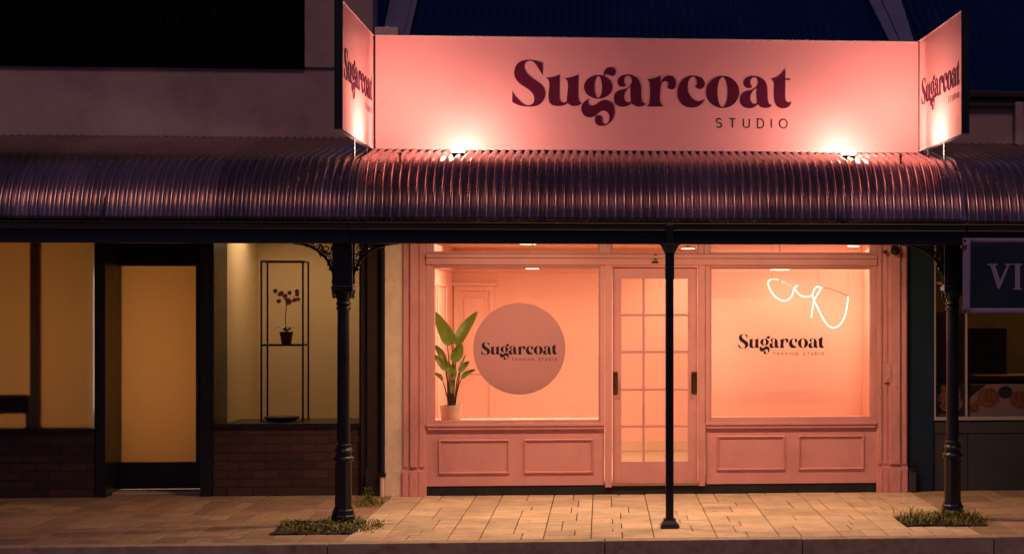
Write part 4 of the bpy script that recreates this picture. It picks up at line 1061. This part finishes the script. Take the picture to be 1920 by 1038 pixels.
mb.box(a.x, b.x, -0.066, -0.0605, a.z, b.z, bev=0.003); mb.lathe([(0.008, -0.01), (0.01, 0), (0.008, 0.01)], ((a.x+b.x)/2, -0.068, a.z+0.03), 10); o = mb.build('cover_plate', M['pink_old']); tag(o, 'painted over cover plate on the right pink pilaster', 'plate')

# ------------------------------------------------------------------ brick shop on the left
LY = 0.12
ls = thing('brick_shop', 'dark brick shop with amber lit windows left of the pink shop', 'shop', (-4.5, 0, 0))
x700 = ax(700, 0); x572 = ax(572, 0)
mb = MB(); mb.box(-14, x700, -0.02, 0.3, 2.55, 3.95); mb.box(x572, x700, -0.05, 0.3, 3.951, 7.0); mb.box(-14, x572-0.001, 0.0, 0.3, 3.951, 7.0)
mb.box(-14, x700, -0.05, -0.0202, az(262, 0)-0.02, az(253, 0), bev=0.004)
mb.build('upper_wall', M['stone'], ls)
mb = MB(); mb.box(ax(400, LY), ax(676, LY), LY, LY+0.2, 0.0, az(797, LY)); mb.box(-14, ax(178, LY), LY, LY+0.2, 0.0, az(803, LY)); mb.build('brick_base', M['brick'], ls)
mb = MB(); mb.box(ax(398, LY), ax(678, LY), LY-0.03, LY+0.2, az(797, LY), az(790, LY), bev=0.004); mb.box(-14, ax(180, LY), LY-0.03, LY+0.2, az(803, LY), az(797, LY), bev=0.004); mb.build('sill', M['dark'], ls)
mb = MB(); mb.box(ax(678, LY), ax(700, LY), LY-0.05, LY+0.2, 0.0, 2.55, bev=0.004); mb.box(ax(690, LY), ax(715, LY), LY-0.09, LY-0.0505, 0.0, 2.55, bev=0.01); mb.box(ax(688, LY), ax(716, LY), LY-0.10, LY-0.0905, 0, az(872, LY), bev=0.004); mb.build('pilaster', M['brown'], ls)
# window frames
def lwin(u0, u1, v0, gm, mull=None, nm='display_window', inset=0.05):
    x0, x1 = ax(u0, LY), ax(u1, LY); z0 = az(v0, LY); z1 = 2.42; b = 0.02; mb = MB()
    mb.box(x0-b, x0, LY-0.02, LY+0.1, z0, z1); mb.box(x1, x1+b, LY-0.02, LY+0.1, z0, z1); mb.box(x0, x1, LY-0.02, LY+0.1, z1, 2.55)
    if mull: mb.box(ax(mull[0], LY), ax(mull[1], LY), LY-0.015, LY+0.09, z0, z1, bev=0.004)
    o = mb.build(nm, M['dark'], ls); g = MB(); g.box(x0, x1, LY+0.03, LY+0.036, z0, z1); g.build('pane', gm, o); return o
lwin(402, 674, 790, M['glass_side'])
lwin(-160, 178, 797, M['frost'])
# recessed door
DYR = 0.55
mb = MB(); mb.box(ax(180, LY), ax(198, LY), LY-0.01, DYR+0.2, 0.0, 2.55); mb.box(ax(376, LY), ax(398, LY), LY-0.01, DYR+0.2, 0.0, 2.55); mb.box(ax(198, LY), ax(376, LY), LY, DYR+0.2, 2.38, 2.55)
mb.build('door_recess', M['dark'], ls)
dx0, dx1 = ax(196, DYR), ax(385, DYR); ga, gb = ax(216, DYR), ax(367, DYR); gz0, gz1 = az(860, DYR), az(500, DYR)
mb = MB(); mb.box(dx0, ga, DYR, DYR+0.05, 0.03, 2.379, bev=0.004); mb.box(gb, dx1, DYR, DYR+0.05, 0.03, 2.379, bev=0.004); mb.box(ga, gb, DYR, DYR+0.05, gz1, 2.379); mb.box(ga, gb, DYR, DYR+0.05, 0.03, gz0)
dr = mb.build('door', M['dark'], ls, label='black framed door with a glowing frosted pane')
g = MB(); g.box(ga, gb, DYR+0.02, DYR+0.028, gz0, gz1); g.build('pane', M['frost'], dr)
hnd = MB(); hnd.tube([(gb+0.03, DYR-0.03, 0.85), (gb+0.03, DYR-0.03, 1.1)], 0.01, 8); hnd.box(gb+0.02, gb+0.04, DYR-0.03, DYR-0.0005, 0.86, 0.875); hnd.box(gb+0.02, gb+0.04, DYR-0.03, DYR-0.0005, 1.075, 1.09); hnd.build('handle', M['brass'], dr)
# rooms behind: walls, blinds
RB = 2.3; xr = ax(676, LY)+0.02
mb = MB(); mb.box(-14, xr, RB, RB+0.1, 0.0, 2.6); mb.box(xr, xr+0.05, LY+0.21, RB, 0, 2.6); mb.box(-14, xr, LY+0.21, RB, 2.56, 2.6); mb.box(-14, xr, LY+0.21, RB, -0.02, 0.02)
mb.box(ax(376, LY)+0.02, ax(398, LY)-0.01, DYR+0.21, RB, 0.021, 2.559); mb.box(ax(180, LY), ax(196, LY), DYR+0.21, RB, 0.021, 2.559)
mb.build('room_wall', M['amber_wall'], ls)
M['curtain_dark'] = mat('brown_curtain', (0.32, 0.21, 0.12), 0.85, var=0.2)
# translucent blinds behind the left window with a gap, and behind the door glass
M['blind'] = mat('roller_blind', (0.74, 0.62, 0.46), 0.8, var=0.04, scale=2); translucent_mix(M['blind'], (0.8, 0.55, 0.3), 0.6)
mb = MB(); mb.box(ax(-160, 0.4), ax(177, 0.4), 0.40, 0.404, az(800, 0.4), 2.55); mb.build('window_blind', M['blind'], ls)
mb = MB(); mb.box(ax(58, 0.3), ax(76, 0.3), 0.27, 0.33, az(797, 0.3), 2.55); mb.build('window_mullion', M['curtain_dark'], ls)
mb = MB(); mb.box(ga-0.02, gb+0.02, DYR+0.09, DYR+0.094, gz0-0.05, gz1+0.03); mb.build('door_blind', M['blind'], ls)
# vertical curtain seen behind the right-hand amber window
mb = MB(); 
for i in range(14):
    xa = ax(428, 1.9)+i*0.009; mb.tube([(xa, 1.9+0.008*math.sin(i*1.7), az(792, 1.9)), (xa, 1.9+0.008*math.sin(i*1.7), 2.5)], 0.007, 6)
mb.build('curtain', M['curtain_dark'], ls)
lamp('room_light', 'AREA', (ax(292, 1.5), 1.6, 1.30), 22, (1.0, 0.84, 0.60), ls, shape='RECTANGLE', size=0.8, size_y=1.7, rot=(R(-90), 0, 0))
lamp('room_light', 'AREA', (ax(540, 1.2), 1.3, 2.5), 29, (1.0, 0.84, 0.60), ls, shape='RECTANGLE', size=1.1, size_y=0.8)
lamp('room_light', 'AREA', (ax(40, 1.7), 1.9, 1.4), 15, (1.0, 0.84, 0.60), ls, shape='RECTANGLE', size=1.6, size_y=1.4, rot=(R(-90), 0, 0))
# black sign board high on the left wall
t = thing('black_sign_board', 'large black sign board with faded unreadable writing above the brick shop', 'sign', (ax(300, -0.06), -0.06, az(127, -0.06)))
mb = MB(); mb.box(-13, ax(571, -0.06), -0.06, -0.001, az(128, -0.06, 500), 6.9, bev=0.004); mb.build('board', M['dim_panel'], t)
rnd = random.Random(4)
for v0, v1, ua, ub in ((22, 58, 300, 528), (78, 92, 340, 528)):
    u = ua
    while u < ub:
        w_ = rnd.uniform(8, 20)*(1 if v0 < 40 else 0.7); zA, zB = az(v1, -0.062), az(v0, -0.062); xA, xB = ax(u, -0.062), ax(min(u+w_, ub), -0.062)
        if rnd.random() < 0.8: mb = MB(); mb.tube([(xA, -0.064, zA), (xA, -0.064, zB), (xB, -0.064, zB if rnd.random() < 0.5 else zA)], 0.008, 4); mb.build('faded_mark', M['dim_text'], t)
        u += w_+rnd.uniform(4, 9)
# downpipe between the shops
t = thing('downpipe', 'black downpipe with a pale foot between the brick and pink shops', 'downpipe', (ax(717, -0.02), -0.02, 0))
xx = ax(716.5, -0.02)
mb = MB(); mb.tube([(xx, 0.0, az(888, 0)), (xx, 0.0, 2.3), (xx-0.02, -0.1, 2.45), (xx-0.03, -0.35, 2.62)], 0.027, 12); mb.box(xx-0.035, xx+0.035, -0.035, 0.07, az(888, 0)-0.01, az(888, 0)+0.03, bev=0.004); mb.build('pipe', M['dark'], t, smooth=True)
mb = MB(); mb.tube([(xx, -0.005, 0.0), (xx, -0.005, az(888, 0)-0.011)], 0.024, 12); mb.build('pipe_foot', M['cream'], t, smooth=True)

# shelf rack with orchid inside the brick shop window
SY_ = 0.55
t = thing('shelf_rack', 'thin black metal shelf rack standing in the amber lit window', 'shelf', (ax(534, SY_), SY_, az(790, SY_)))
xa, xb = ax(490, SY_), ax(568, SY_); dz = (az(787, SY_), az(491, SY_)); yd = 0.30
mb = MB(); b = 0.008
for X in (xa, xb):
    for Y in (SY_, SY_+yd): mb.box(X-b, X+b, Y-b, Y+b, dz[0], dz[1])
for Z_ in (dz[1], dz[0]):
    mb.box(xa, xb, SY_-b, SY_+b, Z_-b, Z_+b); mb.box(xa, xb, SY_+yd-b, SY_+yd+b, Z_-b, Z_+b)
    mb.box(xa-b, xa+b, SY_, SY_+yd, Z_-b, Z_+b); mb.box(xb-b, xb+b, SY_, SY_+yd, Z_-b, Z_+b)
mb.build('frame', M['dark'], t)
zs = az(645, SY_); mb = MB(); mb.box(xa-b, xb+b, SY_-b, SY_+yd+b, zs-0.012, zs+0.006, bev=0.002); mb.build('shelf', M['dark'], t)
mb = MB(); mb.box(ax(430, 0.45), ax(676, 0.45), LY+0.205, 1.0, az(797, LY), az(792, LY)); mb.build('window_ledge', M['dark'], ls)
ox = ax(537, SY_+0.15); oy = SY_+0.15
t = thing('potted_orchid', 'pink orchid in a dark pot on the black shelf rack', 'orchid', (ox, oy, zs+0.007))
mb = MB(); mb.lathe([(0.045, 0.007), (0.065, 0.12), (0.06, 0.122)], (ox, oy, zs), 20); mb.build('pot', M['brown'], t, smooth=True)
mb = MB()
for a in range(7):
    an = a*0.9; d = Vector((math.cos(an), math.sin(an)*0.6, 0)); s = Vector((-d.y, d.x, 0)).normalized()*0.022; p0 = Vector((ox, oy, zs+0.12))
    mb.poly([p0-s*0.4, p0+s*0.4, p0+d*0.08+s+Vector((0, 0, 0.05)), p0+d*0.15+Vector((0, 0, 0.03)), p0+d*0.08-s+Vector((0, 0, 0.05))])
mb.build('leaves', M['leaf'], t)
mb = MB(); st = smooth_open([Vector(q) for q in ((ox, oy, zs+0.12), (ox-0.01, oy, zs+0.26), (ox, oy, zs+0.38), (ox-0.03, oy, zs+0.46), (ox-0.08, oy, zs+0.47))]); mb.tube(st, 0.004, 6)
mb.tube([(ox, oy, zs+0.36), (ox+0.03, oy, zs+0.45), (ox+0.08, oy, zs+0.46)], 0.003, 6); mb.build('flower_stem', M['stem'], t)
mb = MB(); rnd = random.Random(5)
for i in range(13):
    p0 = Vector((ox+rnd.uniform(-0.11, 0.11), oy+rnd.uniform(-0.03, 0.03), zs+rnd.uniform(0.40, 0.52)))
    for k_ in range(5):
        an = k_*1.257+i; d = Vector((math.cos(an), -0.2, math.sin(an)))*0.026; s = Vector((-d.z, 0, d.x))*0.5
        mb.poly([p0, p0+d*0.5+s, p0+d, p0+d*0.5-s])
mb.build('flowers', M['orchid'], t)
# dark ornament low in the window
ox, oy = ax(530, 0.5), 0.5; z_ = az(792, LY)+0.001
mb = MB(); mb.lathe([(0.02, 0), (0.13, 0.012), (0.17, 0.05), (0.165, 0.052), (0.10, 0.02), (0.01, 0.016)], (0, 0, 0), 28); o = mb.build('dark_bowl', M['dark'], smooth=True); o.location = (ox, oy-0.05, z_); tag(o, 'low dark bowl at the bottom of the amber lit window', 'bowl')
# dark chair-like shape in the far left window
cx_, cy_ = ax(20, 0.34), 0.33
t = thing('dark_chair', 'dark chair back seen through the frosted glass of the far left window', 'chair', (cx_, cy_, 0))
mb = MB(); mb.box(cx_-0.22, cx_+0.18, cy_-0.03, cy_+0.01, az(770, 0.3), az(735, 0.3), bev=0.02); mb.build('backrest', M['brown'], t)
mb = MB(); mb.box(cx_-0.22, cx_+0.18, cy_-0.06, cy_+0.05, 0.42, 0.46, bev=0.01); mb.build('seat', M['brown'], t)
for sx_ in (-0.2, 0.16):
    mb = MB(); mb.box(cx_+sx_-0.015, cx_+sx_+0.015, cy_-0.02, cy_+0.01, 0.021, az(740, 0.3)); mb.build('leg', M['brown'], t)

# ------------------------------------------------------------------ dark blue shop on the right
RYF = 0.05
rs = thing('blue_shop', 'dark navy shop with food posters in its window right of the pink shop', 'shop', (4.2, 0, 0))
rx0, rx1 = ax(1701, RYF), ax(1750, RYF)
mb = MB(); mb.box(rx0, rx1, RYF-0.02, RYF+0.2, 0.0, 2.6, bev=0.004); mb.box(ax(1722, RYF), ax(1748, RYF), RYF-0.03, RYF-0.0205, 0.0, az(880, RYF), bev=0.003); mb.build('pilaster', M['navy'], rs)
mb = MB(); mb.box(ax(1751, RYF), 12, RYF, RYF+0.2, 0.0, az(791, RYF)); mb.box(ax(1752, RYF), 12, RYF-0.012, RYF-0.0002, az(815, RYF), az(794, RYF), bev=0.003)
for a in (1812, 1960, 2100): mb.box(ax(a, RYF)-0.006, ax(a, RYF)+0.006, RYF-0.008, RYF-0.0003, 0.0, az(816, RYF))
mb.build('stall_panel', M['charcoal'], rs)
mb = MB(); wz0 = az(784, RYF); mb.box(ax(1751, RYF), ax(1754, RYF), RYF-0.02, RYF+0.08, wz0, 2.6); mb.box(ax(1751, RYF), 12, RYF-0.03, RYF+0.08, az(790.5, RYF), wz0-0.0005, bev=0.003)
mb.box(ax(1811, RYF), ax(1814, RYF), RYF+0.0, RYF+0.07, wz0, 2.6); mb.box(ax(1754, RYF), ax(1811, RYF), RYF, RYF+0.06, az(532, RYF), az(528, RYF))
wf = mb.build('window_frame', M['white'], rs)
g = MB(); g.box(ax(1754, RYF), 12, RYF+0.035, RYF+0.04, wz0, 2.6); g.build('pane', M['glass_side'], wf)
mb = MB(); mb.box(ax(1754, 0.2), ax(1813, 0.2), 0.17, 0.175, wz0, az(585, 0.2)); mb.build('window_screen', M['curtain'], rs)
mb = MB(); mb.box(ax(1700, 0), 12, -0.02, 0.3, 2.6, az(171, 0)); mb.box(ax(1899, 0), ax(1915, 0), -0.10, -0.0205, 3.2, az(182, 0)-0.02, bev=0.01); mb.build('upper_wall', M['stone'], rs)
mb = MB(); mb.box(ax(1735, 0), 12, -0.13, -0.0206, az(178, 0), az(166, 0), bev=0.01); mb.box(ax(1735, 0), 12, -0.09, -0.0207, az(196, 0), az(188, 0), bev=0.01); mb.build('gutter', M['brown'], rs)
mb = MB(); ez = az(168, 0.0); corr_plane(mb, ax(1700, 0), 12, [(-0.1, ez-0.06), (5.0, ez+5*math.tan(R(33)))], 0.080, 0.016, 8, sharp=1.6); mb.build('roof', M['tin_roof'], rs, smooth=True)
# its room
mb = MB(); mb.box(rx1-0.05, 12, 3.2, 3.3, 0.0, 2.6); mb.box(rx1-0.05, rx1-0.03, 0.26, 3.2, 0, 2.6); mb.box(rx1-0.05, 12, 0.26, 3.2, 2.56, 2.6); mb.box(rx1-0.05, 12, 0.26, 3.2, -0.02, 0.02)
M['olive_wall'] = mat('olive_room_wall', (0.22, 0.13, 0.055), 0.8, var=0.35, scale=2.2); mb.build('room_wall', M['olive_wall'], rs)
lamp('room_light', 'AREA', (4.6, 1.8, 2.5), 16, (1.0, 0.66, 0.34), rs, shape='RECTANGLE', size=1.5, size_y=1.0)
# dark cabinet and counter inside
cx0, cx1 = ax(1822, 1.6), ax(1888, 1.6)
t = thing('dark_cabinet', 'dark cabinet standing behind the food posters in the right shop', 'cabinet', ((cx0+cx1)/2, 1.6, 0.02))
mb = MB(); mb.box(cx0, cx1, 1.6, 2.0, 0.021, az(615, 1.6), bev=0.01); mb.build('carcass', M['brown'], t)
for i in range(4): mb = MB(); zz = 0.3+i*0.32; mb.box(cx0+0.03, cx1-0.03, 1.585, 1.599, zz, zz+0.27, bev=0.004); mb.build('drawer', M['brown'], t)
cx0, cx1 = ax(1886, 1.2), ax(2050, 1.2)
t = thing('shop_counter', 'amber wooden counter at the right edge inside the right shop', 'counter', ((cx0+cx1)/2, 1.2, 0.02))
mb = MB(); mb.box(cx0, cx1, 1.2, 1.7, 0.021, az(715, 1.2)); mb.build('front', M['brown'], t)
mb = MB(); mb.box(cx0-0.3, cx1, 1.15, 1.75, az(715, 1.2)+0.001, az(706, 1.2), bev=0.004); mb.build('worktop', M['wood'], t)
# food posters
M['poster_dark'] = mat('poster_dark_ground', (0.015, 0.009, 0.008), 0.4, var=0.5, scale=20)
M['poster_pale'] = mat('poster_pale_ground', (0.16, 0.10, 0.09), 0.4, var=0.2, scale=6)
M['pastry'] = mat('printed_pastry', (0.12, 0.034, 0.010), 0.45, var=0.6, scale=22)
M['cream_print'] = mat('printed_cream', (0.20, 0.11, 0.07), 0.45, var=0.3, scale=30)
def disc(mb, x, z, rx, rz, y, n=26, rot=0, th=0.0015):
    a = [mb.bm.verts.new((x+rx*math.cos(2*math.pi*i/n)*math.cos(rot)-rz*math.sin(2*math.pi*i/n)*math.sin(rot), y, z+rx*math.cos(2*math.pi*i/n)*math.sin(rot)+rz*math.sin(2*math.pi*i/n)*math.cos(rot))) for i in range(n)]
    b = [mb.bm.verts.new((v.co.x, y+th, v.co.z)) for v in a]; mb.bm.faces.new(a)
    for i in range(n): mb.bm.faces.new([a[i], a[(i+1) % n], b[(i+1) % n], b[i]])
py = 0.082
def ribbon_ring(mb, x, z, rx, rz, y, wd, a0=0, a1=6.283, n=22):
    for i in range(n):
        t0 = a0+(a1-a0)*i/n; t1 = a0+(a1-a0)*(i+1)/n
        q = [(x+(rx+s)*math.cos(tt), y, z+(rz+s)*math.sin(tt)) for tt, s in ((t0, 0), (t1, 0), (t1, wd), (t0, wd))]
        mb.poly(q)
xa, xb = ax(1754.5, py), ax(1811, py); za, zb = wz0+0.002, az(720, py)
t = thing('food_poster', 'dark food poster with curled pastries behind the right ornate post', 'poster', ((xa+xb)/2, py, za), 'food posters in the right shop window')
mb = MB(); mb.box(xa, xb, py, py+0.004, za, zb); mb.build('print_ground', M['poster_dark'], t)
mb = MB(); pxm = (xa+xb)/2; pzm = (za+zb)/2
for i, (dx, dzz, r_x, r_z) in enumerate(((-0.075, 0.02, 0.055, 0.03), (-0.04, -0.05, 0.05, 0.045), (0.05, -0.03, 0.06, 0.07), (0.055, 0.06, 0.05, 0.04), (-0.06, 0.09, 0.055, 0.025))):
    mb = MB(); disc(mb, pxm+dx, pzm+dzz, r_x, r_z, py-0.002-0.0004*i, rot=0.5*i); mb.build('printed_pastry', M['pastry'], t)
for i, (dx, dzz, r_x, r_z) in enumerate(((-0.075, 0.02, 0.055, 0.03), (-0.04, -0.05, 0.05, 0.045), (0.05, -0.03, 0.05, 0.06), (-0.02, 0.0, 0.105, 0.105), (-0.06, 0.09, 0.05, 0.022), (0.045, -0.035, 0.02, 0.025))):
    mb = MB(); ribbon_ring(mb, pxm+dx, pzm+dzz, r_x, r_z, py-0.0055-0.0003*i, 0.006, a0=i, a1=i+4.6); mb.build('printed_icing', M['cream_print'], t)
mb = MB(); mb.box(xa+0.01, pxm-0.02, py-0.003, py-0.0005, za+0.012, za+0.02); mb.build('printed_line', M['cream_print'], t)
xa, xb = ax(1815, py), ax(1985, py); zb = az(722, py)
t = thing('food_poster', 'wide pale food poster showing round brown buns at the right edge', 'poster', ((xa+xb)/2, py, za), 'food posters in the right shop window')
mb = MB(); mb.box(xa, xb, py, py+0.004, za, zb); mb.build('print_ground', M['poster_pale'], t)
mb = MB(); 
for i, (u, v, ra, rb) in enumerate(((1853, 748, 22, 19), (1912, 752, 20, 17), (1960, 748, 20, 18), (1826, 768, 11, 8), (1832, 758, 8, 6))):
    mb = MB(); disc(mb, ax(u, py), az(v, py), ra/201, rb/201, py-0.002-0.0005*i); mb.build('printed_bun', M['pastry'], t)
for i, (u, v, ra, rb) in enumerate(((1885, 738, 14, 12), (1936, 728, 10, 8))): 
    mb = MB(); disc(mb, ax(u, py), az(v, py), ra/201, rb/201, py-0.0012-0.0003*i); mb.build('printed_shadow', M['poster_dark'], t)
mb = MB(); mb.poly([(xa+0.002, py-0.0008, zb-0.004), (ax(1850, py), py-0.0008, zb-0.004), (ax(1815, py)+0.002, py-0.0008, az(750, py))]); mb.build('printed_shadow', M['poster_dark'], t)
for i, (u, v, ra, rb) in enumerate(((1828, 766, 13, 10), (1853, 748, 14, 12))):
    mb = MB(); ribbon_ring(mb, ax(u, py), az(v, py), ra/201, rb/201, py-0.006-0.0003*i, 0.006, a0=1+i, a1=4+i); mb.build('printed_icing', M['cream_print'], t)
# meter box and conduit
a = at(1704, 925, -0.03); b = at(1717, 880, -0.03)
t = thing('meter_box', 'small grey box at the foot of the navy pilaster', 'box', ((a.x+b.x)/2, -0.03, 0))
mb = MB(); mb.box(a.x, b.x, -0.06, RYF-0.0205, 0.0, az(888, -0.03), bev=0.005); mb.build('box', M['charcoal'], t)
mb = MB(); mb.box(a.x-0.003, b.x+0.003, -0.065, RYF-0.021, az(888, -0.03)+0.0005, az(880, -0.03), bev=0.008); mb.tube([((a.x+b.x)/2, -0.02, az(881, -0.03)), ((a.x+b.x)/2, -0.02, az(860, -0.03))], 0.008, 8); mb.build('lid', M['dark'], t)

# banner
BYB = -2.42
c00 = at(1805, 587, BYB); c01 = at(1805, 446, BYB); bx1 = c00.x+1.9
t = thing('hanging_banner', 'teal hanging banner with a pale hem and capital letters beside the right ornate post', 'banner', (c00.x, BYB, c00.z))
bt = c01.z; bb_ = c00.z; hm = 15/238
def wav(x, z): return 0.010*math.sin(x*5+z*3)+0.006*math.sin(x*11-z*7)
def sheet(mb, x0, x1, z0, z1, off, nx=24, nz=10, th=0.002):
    R_ = [[mb.bm.verts.new((x0+(x1-x0)*i/nx, BYB+wav(x0+(x1-x0)*i/nx, z0+(z1-z0)*j/nz)+off, z0+(z1-z0)*j/nz)) for j in range(nz+1)] for i in range(nx+1)]
    for i in range(nx):
        for j in range(nz): mb.bm.faces.new([R_[i][j], R_[i+1][j], R_[i+1][j+1], R_[i][j+1]])
mb = MB(); sheet(mb, c00.x, bx1, bb_, bt, 0); o = mb.build('cloth', M['banner'], t, smooth=True); o.modifiers.new('s', 'SOLIDIFY').thickness = 0.002
mb = MB()
sheet(mb, c00.x, c00.x+hm, bb_, bt, -0.003, 3, 10); sheet(mb, c00.x+hm, bx1, bt-0.036, bt, -0.003, 24, 2); sheet(mb, c00.x+hm, bx1, bb_, bb_+0.042, -0.003, 24, 2)
o = mb.build('hem', M['hem'], t, smooth=True); o.modifiers.new('s', 'SOLIDIFY').thickness = 0.002
for zz in (bt-0.018, bb_+0.012):
    mb = MB(); mb.tube([(c00.x+0.018, BYB-0.012, zz), (c00.x+0.018, BYB+0.012, zz)], 0.009, 10); mb.build('eyelet', M['brown'], t)
def tri_letters():
    q = []
    def Q(u, v): return at(u, v, BYB-0.012)
    def wv(p): return (p.x, BYB+wav(p.x, p.z)-0.008, p.z)
    m_ = MB()
    for poly in ([(1857,496),(1866,496),(1876,528),(1873,541),(1871,541)], [(1866,496),(1866,496.5),(1876,528),(1876,527)], [(1889,496),(1893,496),(1875,541),(1873,541),(1872,533)],
                 [(1852,494),(1871,494),(1871,497),(1852,497)], [(1885,494),(1897,494),(1897,497),(1885,497)],
                 [(1903,496),(1912,496),(1912,541),(1903,541)], [(1899,494),(1916,494),(1916,497),(1899,497)], [(1899,540),(1916,540),(1916,543),(1899,543)],
                 [(1925,496),(1931,496),(1931,541),(1925,541)], [(1920,494),(1936,494),(1936,497),(1920,497)], [(1936,497),(1942,497),(1962,541),(1955,541)], [(1962,496),(1966,496),(1966,541),(1962,541)]):
        try: m_.poly([wv(Q(u, v)) for u, v in poly])
        except Exception: pass
    return m_
o = tri_letters().build('banner_lettering', M['hem'], t); o.modifiers.new('s', 'SOLIDIFY').thickness = 0.001
mb = MB(); mb.box(ax(1797, -2.3), c00.x+0.03, -2.44, -2.38, az(464, -2.4), az(457.5, -2.4)); mb.tube([(c00.x+0.02, BYB, bt), (c00.x+0.02, BYB, bt+0.12)], 0.004, 6); mb.tube([(c00.x+1.2, BYB, bt), (c00.x+1.2, BYB, bt+0.12)], 0.004, 6); mb.build('hanger', M['brass'], t)

# distant dark block behind the roofs so the shops close a street, not a void
